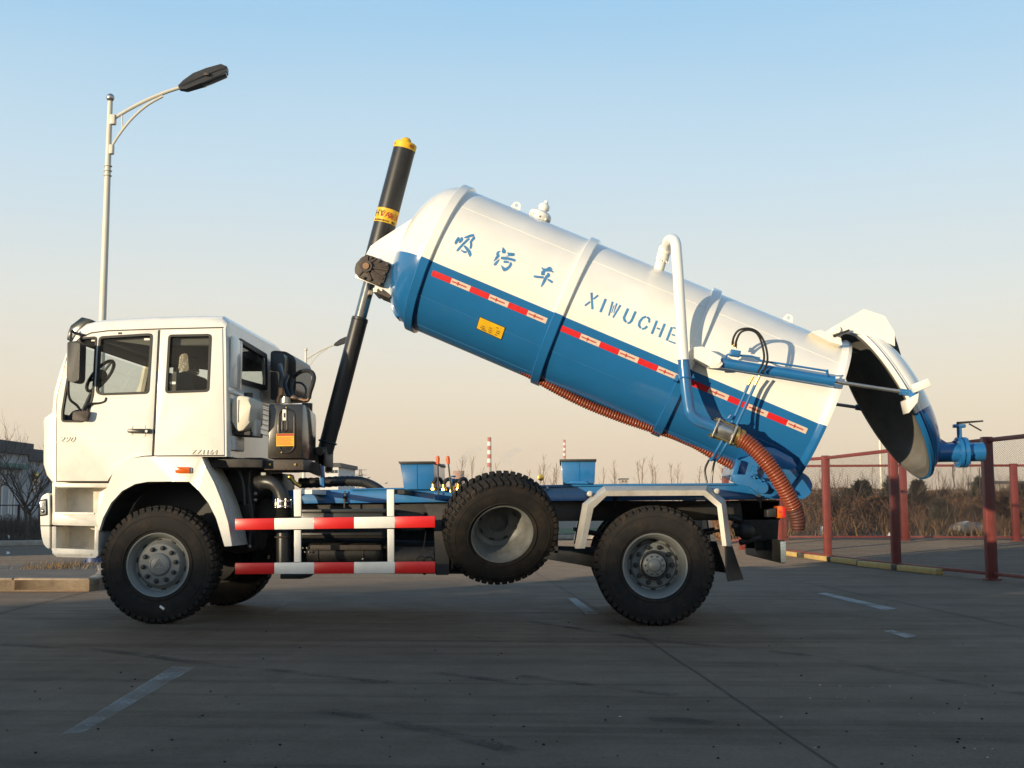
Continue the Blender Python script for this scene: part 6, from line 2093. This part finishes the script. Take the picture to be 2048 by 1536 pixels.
b = MB(); b.lathe([(.10, 0), (.10, .05), (.125, .052), (.125, .075), (.118, .078), (.118, .095), (.10, .115), (.06, .125), (.05, .13), (.05, .15), (.062, .155), (.06, .19), (.045, .21), (.025, .22), (.02, .245), (0, .25)], bh, tn, 32)
for k in range(8):
    th = k * math.pi / 4; v = ta * math.cos(th) * .11 + Vector((0, 1, 0)) * math.sin(th) * .11; b.cyl(bh + v + tn * .03, bh + v + tn * .09, .010, 8)
b.build('safety_valve', M['white_tank'], tank)
# suction pipe
pipe = group_part('suction_pipe', P(1350, 600, .3), truck)
pw = smooth_path([P(1338, 500, .93), P(1334, 491, .86), P(1337, 481, .74), P(1345, 478, .60), P(1351, 486, .46), P(1353, 505, .38), P(1357, 560, .32), P(1361, 630, .28), P(1367, 720, .27)], 8)
b = MB(); b.tube(pw, .054, 20); b.build('upper_pipe', M['white_tank'], pipe)
pl_ = smooth_path([P(1367, 720, .27), P(1371, 765, .27), P(1377, 812, .28), P(1382, 828, .28), P(1395, 841, .29), P(1412, 848, .30), P(1432, 855, .31)], 8)
b = MB(); b.tube(pl_, .055, 20); b.build('lower_pipe', M['blue'], pipe)
b = MB(); b.torus(P(1367, 721, .27), P(1367, 720, .27) - P(1367, 730, .27), .055, .005, 24, 6); b.build('pipe_joint', M['blue'], pipe)
b = MB(); b.tube([P(1316, 545, 1.02), P(1326, 512, .98)], .054, 18); b.ball(P(1330, 500, .93), .072, 16); b.tube([P(1324, 520, .985), P(1328, 506, .95)], .066, 18)
b.build('pipe_turret', M['white_tank'], pipe)
b = MB()
for k in range(5): b.ball(P(1318 + k * 5, 519 + k * 1.6, .9), .010, 6)
b.build('turret_bolts', M['white_tank'], pipe)
# clamp bands
b = MB(); b.torus(P(1370, 757, .27), (0, .1, 1), .058, .010, 24, 6); b.tube([P(1352, 757, .35), P(1368, 754, .24)], .014, 8); b.build('pipe_clamp', M['blue'], pipe)
slab([(1352, 750), (1360, 748), (1356, 762), (1349, 760)], .3, .46, M['blue'], 'clamp_arm', pipe, 0)
# gate valve
vA, vB = P(1428, 855, .31), P(1468, 872, .33); vd = (vB - vA).normalized(); VL = (vB - vA).length
b = MB(); b.lathe([(0, .02), (.078, .02), (.086, .05), (.086, VL - .05), (.078, VL - .02), (0, VL - .02)], vA, vd, 24); gv = b.build('gate_valve', M['steel'], truck)
vx = Vector((0, 1, 0)); vz = vd.cross(vx)
rotv = Matrix((vd, vx, vz)).transposed()
for d_ in (.012, VL - .015):
    b = MB(); b.box(vA + vd * d_, (.022, .20, .20), rotv, .008); b.build('valve_flange', M['steel'], gv)
for i_ in (-1, 1):
    for j_ in (-1, 1):
        b = MB(); b.cyl(vA + vx * i_ * .082 + vz * j_ * .082 - vd * .02, vA + vx * i_ * .082 + vz * j_ * .082 + vd * (VL + .02), .009, 8); b.build('tie_bolt', M['brass'], gv)
b = MB(); top_ = P(1446, 840, .30); b.tube([P(1446, 850, .31), top_], .02, 10); b.tube([P(1436, 842, .30), P(1462, 836, .26)], .008, 8); b.tube([P(1455, 838, .28), P(1462, 830, .26)], .012, 8); b.ball(P(1444, 842, .3), .025, 8); b.build('valve_handle', M['blue'], gv)
b = MB(); b.lathe([(.086, VL), (.092, VL), (.092, VL + .03), (.086, VL + .03)], vA, vd, 24, close=True); b.lathe([(.084, VL + .04), (.094, VL + .05), (.094, VL + .08), (.084, VL + .09)], vA, vd, 24, close=True); b.build('hose_clamp', M['brass'], gv)
# corrugated hoses
def corrugated(pts, r, pitch, name, m, amp=.007, end=False):
    pa = smooth_path(pts, 24)
    L = [0]
    for a, c in zip(pa, pa[1:]): L.append(L[-1] + (c - a).length)
    out, rad = [], []
    N = int(L[-1] / (pitch / 4)); j = 0
    for k in range(N + 1):
        d_ = L[-1] * k / N
        while j < len(L) - 2 and L[j + 1] < d_: j += 1
        t = (d_ - L[j]) / max(1e-9, L[j + 1] - L[j])
        out.append(pa[j].lerp(pa[j + 1], min(1, t)))
        rad.append(r + amp * (1, .5, -1, .5)[k % 4])
    b = MB(); b.tube(out, rad, 18); return b.build(name, m, truck, sharp=70)
hs = corrugated([P(1464, 870, .33), P(1492, 884, .30), P(1522, 911, .26), P(1550, 947, .24), P(1573, 985, .26), P(1588, 1015, .30)], .074, .028, 'suction_hose', M['hose'])
hd = [P(1588, 1015, .30), P(1595, 1036, .32), P(1597, 1060, .34)]
pe = smooth_path(hd, 12)
b = MB(); b.tube(pe, [.072 + (.006 if i % 3 == 0 else 0) - .02 * (i / len(pe)) ** 4 for i in range(len(pe))], 20); b.build('hose_end', M['hoseshade'], truck)
corrugated([P(1000, 712, 1.2), P(1050, 742, 1.15), P(1110, 777, 1.1), P(1170, 807, 1.08), P(1235, 833, 1.08), P(1303, 856, 1.1), P(1370, 878, 1.15), P(1430, 912, 1.15), P(1486, 942, 1.15)], .045, .028, 'under_tank_hose', M['hose'])
# lid rams
def ram_side(Y, near=True):
    q = lambda px, py, y: Vector((P(px, py, y).x, y if near else 2.5 - y, P(px, py, y).z))
    g = group_part('lid_ram', q(1550, 748, .34), truck)
    b = MB(); b.prism([q(a_, c_, .26) for a_, c_ in [(1389, 694), (1405, 693), (1443, 713), (1440, 731), (1420, 733), (1389, 716)]], (0, .20 if near else -.24, 0), 0); b.build('ram_bracket', M['white_tank'], g)
    b = MB(); b.prism([q(a_, c_, .25) for a_, c_ in rounded([(1424, 712), (1440, 718), (1446, 728), (1438, 736), (1420, 736)], 2)], (0, .02 if near else -.02, 0), .003); b.cyl(q(1437, 722, .24), q(1437, 722, .30), .022, 12); b.build('ram_lug', M['white_tank'], g)
    a_, c_ = q(1440, 725, .32), q(1668, 763, .34)
    b = MB(); b.cyl(a_, c_, .052, 24); b.cyl(c_ + (a_ - c_).normalized() * .06, c_, .056, 24); b.build('ram_body', M['blue'], g)
    rod = q(1812, 785, .36)
    b = MB(); b.cyl(c_, rod, .019, 14); b.build('ram_rod', M['steel'], g)
    b = MB(); u = (rod - c_).normalized(); b.cyl(rod - u * .06, rod + u * .03, .032, 14); b.cyl(q(1826, 788, .31), q(1826, 788, .41), .045, 18); b.cyl(rod, q(1826, 788, .36), .03, 12); b.build('rod_eye', M['blue'], g)
    if near:
        b = MB(); b.box(P(1470, 707, .27), (.10, .09, .06), Matrix.Rotation(R_(10), 3, 'Y'), .008); b.build('hydraulic_block', M['blue'], g)
        b = MB(); b.tube(smooth_path([P(1451, 716, .30), P(1454, 710, .28), P(1462, 708, .27)], 5), .010, 8); b.tube(smooth_path([P(1480, 711, .26), P(1505, 713, .25), P(1525, 722, .25), P(1560, 727, .26), P(1654, 742, .27)], 6), .010, 8); b.tube([P(1654, 740, .27), P(1655, 752, .30)], .014, 8); b.build('hydraulic_line', M['blue_line'], g)
        for dx, (x0_, y0_) in ((0, (1465, 692)), (6, (1471, 696))):
            b = MB(); b.tube(smooth_path([P(x0_, y0_, .26), P(x0_ + 2, 676 + dx * .8, .22), P(1477 + dx * .8, 661 + dx * .6, .18), P(1497 + dx * .3, 657 + dx * .5, .16), P(1516 - dx * .2, 665 + dx * .5, .17), P(1530 - dx * .9, 688 + dx * .5, .18), P(1535 - dx * 1.2, 720, .19), P(1526 - dx * 1.8, 745, .24)], 6), .011, 8); b.build('lid_hose', M['plastic'], g)
            b = MB(); b.cyl(P(x0_, y0_ + 1, .26), P(x0_ + .8, y0_ - 9, .26), .014, 10); b.build('union', M['brass'], g)
            e0 = (1519 - dx * 2.0, 752); e1 = (1510 - dx * 2.2, 770)
            b = MB(); b.cyl(P(*e0, .26), P(*e1, .28), .013, 10); b.build('union', M['brass'], g)
            b = MB(); b.tube(smooth_path([P(*e1, .28), P(1488 - dx * 2, 818, .32), P(1468 - dx * 2, 860, .33), P(1448 - dx * 2, 897, .40), P(1434 - dx * 1.6, 919, .60), P(1424 - dx * .6, 917, .7)], 6), .014, 8); b.build('hydraulic_line', M['blue_line'], g)
            b = MB(); b.tube(smooth_path([P(1418 + dx * 2, 920, .75), P(1410 + dx * 2.6, 940, .8), P(1414 + dx * 1.5, 966, .8)], 6), .011, 8); b.build('lid_hose', M['plastic'], g)
    return g
ram_side(.34); ram_side(.34, False)
# hinge end of the frame
pv = slab(rounded([(1462, 948), (1500, 950), (1512, 951), (1548, 968), (1556, 985), (1548, 993), (1524, 992), (1498, 973), (1470, 968)], 3), .52, .58, M['blue'], 'pivot_plate', truck, .005)
b = MB(); p = P(1524, 976, .5); b.cyl((p.x, .44, p.z), (p.x, .56, p.z), .052, 24); b.cyl((p.x, .56, p.z), (p.x, 1.9, p.z), .04, 16); b.build('pivot_pin', M['blue'], pv)
for px, py in ((1502, 953), (1513, 956), (1526, 962), (1541, 966), (1512, 946), (1529, 953)):
    b = MB(); p = P(px, py, .5); b.cyl((p.x, .485, p.z), (p.x, .53, p.z), .016, 8); b.build('bolt', M['blue'], pv)
slab([(1500, 953), (1506, 951), (1552, 975), (1556, 983)], .485, .525, M['blue'], 'pivot_flange', pv, .002)
for px in (1473, 1508):
    slab([(px, 918 + (px - 1473) * .35), (px + 9, 922 + (px - 1473) * .35), (px - 2, 962), (px - 12, 962)], .62, .70, M['blue'], 'saddle_rib', truck, .003)
slab([(1478, 915), (1530, 905), (1596, 932), (1600, 948), (1572, 985), (1500, 962), (1470, 948)], .72, 1.78, M['blue'], 'rear_saddle', truck, .01)
slab([(1526, 893), (1548, 896), (1584, 915), (1594, 932), (1586, 940), (1530, 930)], .52, .60, M['blue'], 'saddle_skirt', truck, .006)
slab(rounded([(1572, 950), (1588, 942), (1604, 944), (1618, 954), (1625.5, 969), (1622, 986), (1610, 997), (1594, 999), (1572, 985)], 5), .80, 1.2, M['blue'], 'hose_tray', truck, .008)
# ram trunnion on the tank front
wp = [(741, 492), (757, 480), (828, 435), (900, 405), (900, 560), (792, 545), (792, 573), (786, 594), (762, 574), (711.5, 556), (711.5, 548)]
tr = slab(wp, 1.00, 1.03, M['white_tank'], 'trunnion_plate', truck, .003)
slab(wp, 1.47, 1.50, M['white_tank'], 'trunnion_plate', truck, .003, ref=1.00)
slab([(746, 576), (756, 576), (756, 584), (746, 584)], 1.04, 1.45, M['white_tank'], 'plate_spacer', tr, 0)
slab([(754, 578), (783, 591), (779, 596), (754, 586)], 1.03, 1.46, M['cast'], 'plate_brace', tr, 0)
cp = [(733, 508), (781, 527.5), (764, 574), (716, 554), (709.5, 545), (709, 537), (712, 526), (719, 522), (720, 516), (726, 515)]
ca = slab(cp, .93, .998, M['cast'], 'trunnion_casting', truck, .008)
c_ = P(732.5, 533, .92)
b = MB(); b.cyl((c_.x, .90, c_.z), (c_.x, .95, c_.z), .062, 24); b.cyl((c_.x, .95, c_.z), (c_.x, 1.14, c_.z), .05, 16); b.build('trunnion_boss', M['cast'], ca)
b = MB(); b.cyl((c_.x, .885, c_.z), (c_.x, .91, c_.z), .034, 20); b.build('trunnion_pin', M['copper'], ca)
b = MB()
for px, py in ((736, 511), (752, 517), (776, 540), (766, 558), (743, 561), (718, 551)):
    q_ = P(px, py, .93); b.tube([c_ + Vector((0, .005, 0)), Vector((q_.x, .93, q_.z))], .013, 6)
b.build('casting_rib', M['cast'], ca)
for px, py in ((743, 515), (758, 522), (774, 530), (768, 548), (740, 559), (759, 568), (727, 556)):
    q_ = P(px, py, .93); b = MB(); b.cyl((q_.x, .905, q_.z), (q_.x, .935, q_.z), .017, 6); b.build('bolt', M['cast'], ca)
for px, py in ((785, 531), (778, 550), (769, 569)):
    q_ = P(px, py, 1.0); b = MB(); b.cyl((q_.x, .985, q_.z), (q_.x, 1.005, q_.z), .017, 8); b.build('bolt', M['white_tank'], tr)
slab([(780, 596), (788, 596), (797, 628), (800, 634), (791, 634), (784, 620)], 1.1, 1.4, M['blue'], 'front_sump', truck, .01)

# ---------------------------------------------------------------- rear lid, swung up
beta = R_(27.2)
ld = Vector((math.sin(beta), 0, -math.cos(beta))); ln = Vector((math.cos(beta), 0, math.sin(beta)))
LC = P(1764, 806, 1.25); LC.y = 1.25
LR = .835
lid = group_part('rear_lid', LC, truck)
def Lp(u, v, w): return LC + ld * u + Vector((0, 1, 0)) * v + ln * w
M['lid'] = two_tone('two_tone_lid_paint', -ld, LC.dot(-ld) - .20, BLUE, WHITE)
dome = []
for k in range(15):
    t = k / 14 * math.pi / 2
    dome.append((LR * math.cos(t) ** .8 if k < 14 else 0, .07 + .26 * math.sin(t)))
b = MB(); b.lathe([(LR + .03, -.01), (LR + .055, .0), (LR + .055, .035), (LR + .01, .05), (LR, .06)] + dome, LC, ln, 96, ref=ld); b.build('lid_dome', M['lid'], lid, sharp=40)
b = MB(); b.lathe([(LR + .03, -.012), (LR - .02, -.012), (LR - .02, .05)] + [(max(0, r - .02), h - .015) for r, h in dome], LC, ln, 96, ref=ld); b.build('lid_inside', M['lid_in'], lid, sharp=40)
b = MB(); b.torus(LC + ln * .065, ln, LR + .004, .012, 96, 6); b.build('lid_band', M['lid'], lid)
# reflective tape round the lid
for k, a in enumerate([-.95, -.72, -.49, .25, .48]):
    b = MB()
    for j in range(3):
        a0_, a1_ = a + j * .066, a + (j + 1) * .066
        def rim(a_, h_, r_): return LC + (ld * math.sin(a_) - Vector((0, 1, 0)) * math.cos(a_)) * r_ + ln * h_
        b.quad(rim(a0_, .185, .722), rim(a1_, .185, .722), rim(a1_, .225, .675), rim(a0_, .225, .675))
    b.build('red_tape', M['tape_red'], lid)
# hinge plates
hp_ = [(1644, 668), (1667, 653), (1728, 618), (1770, 632), (1789, 664), (1790, 692), (1752, 676), (1700, 664), (1684, 668)]
for y in (.72, 1.74):
    slab(hp_, y, y + .03, M['white_tank'], 'hinge_plate', lid, 0, ref=.72)
    b = MB(); p = P(1673, 660, .72); b.cyl((p.x, y - .03, p.z), (p.x, y + .06, p.z), .036, 18); b.build('hinge_pin', M['white_tank'], lid)
slab([(1622, 664), (1640, 660), (1682, 676), (1684, 690), (1660, 684)], .68, 1.82, M['white_tank'], 'hinge_block', truck, 0)
slab([(1666, 670), (1699, 658), (1699, 662), (1668, 674)], .66, .70, M['black'], 'hinge_tab', lid, 0)
# clamp box for the ram and its base
slab([(1790, 672), (1796, 690), (1802, 710), (1795, 708)], .9, 1.6, M['cast'], 'lid_strip', lid, 0)
slab([(1830, 785), (1822, 770), (1856, 756), (1864, 772)], .24, .34, M['white_tank'], 'clamp_box', lid, .006)
slab([(1812, 800), (1838, 786), (1836, 804), (1818, 826)], .26, .46, M['white_tank'], 'clamp_base', lid, .004)
slab([(1857, 878), (1867, 873), (1871, 886), (1861, 892)], .66, .74, M['blue'], 'lid_catch', lid, 0)
# outlet pipe and valve
oA, oB = P(1862, 906, 1.0), P(1966, 901, 1.0)
oB.z = oA.z + .01
b = MB(); b.cyl(oA, oB, .095, 28); op = b.build('outlet_pipe', M['blue'], lid)
slab([(1862, 868), (1872, 872), (1902, 890), (1866, 896)], .985, 1.015, M['blue'], 'pipe_gusset', lid, 0)
ou = (oB - oA).normalized()
OL = (oB - oA).length
for f in (.50, .60):
    b = MB(); b.cyl(oA + ou * OL * f, oA + ou * (OL * f + .035), .155, 28)
    for k in range(8):
        th = k * math.pi / 4 + .2; v = Vector((0, math.cos(th), math.sin(th))) * .13; b.cyl(oA + ou * (OL * f - .02) + v, oA + ou * (OL * f + .055) + v, .014, 8)
    b.build('pipe_flange', M['blue'], lid)
b = MB(); b.cyl(oA + ou * (OL * .53), oA + ou * (OL * .61), .14, 28); b.build('butterfly_valve', M['blue'], lid)
b = MB(); p = oA + ou * OL * .56; b.tube([p + Vector((0, 0, .12)), p + Vector((0, 0, .27))], .026, 10); b.bb(p + Vector((-.06, -.03, .25)), p + Vector((.06, .03, .285)), .006); b.build('valve_stem', M['blue'], lid)
b = MB(); b.hexa([p + Vector(v) for v in ((-.02, -.02, .285), (.24, -.012, .31), (.24, .012, .31), (-.02, .02, .285), (-.02, -.02, .31), (.24, -.012, .325), (.24, .012, .325), (-.02, .02, .31))]); b.tube([p + Vector((.10, 0, .29)), p + Vector((.22, 0, .22))], .008, 6); b.build('valve_lever', M['black'], lid)
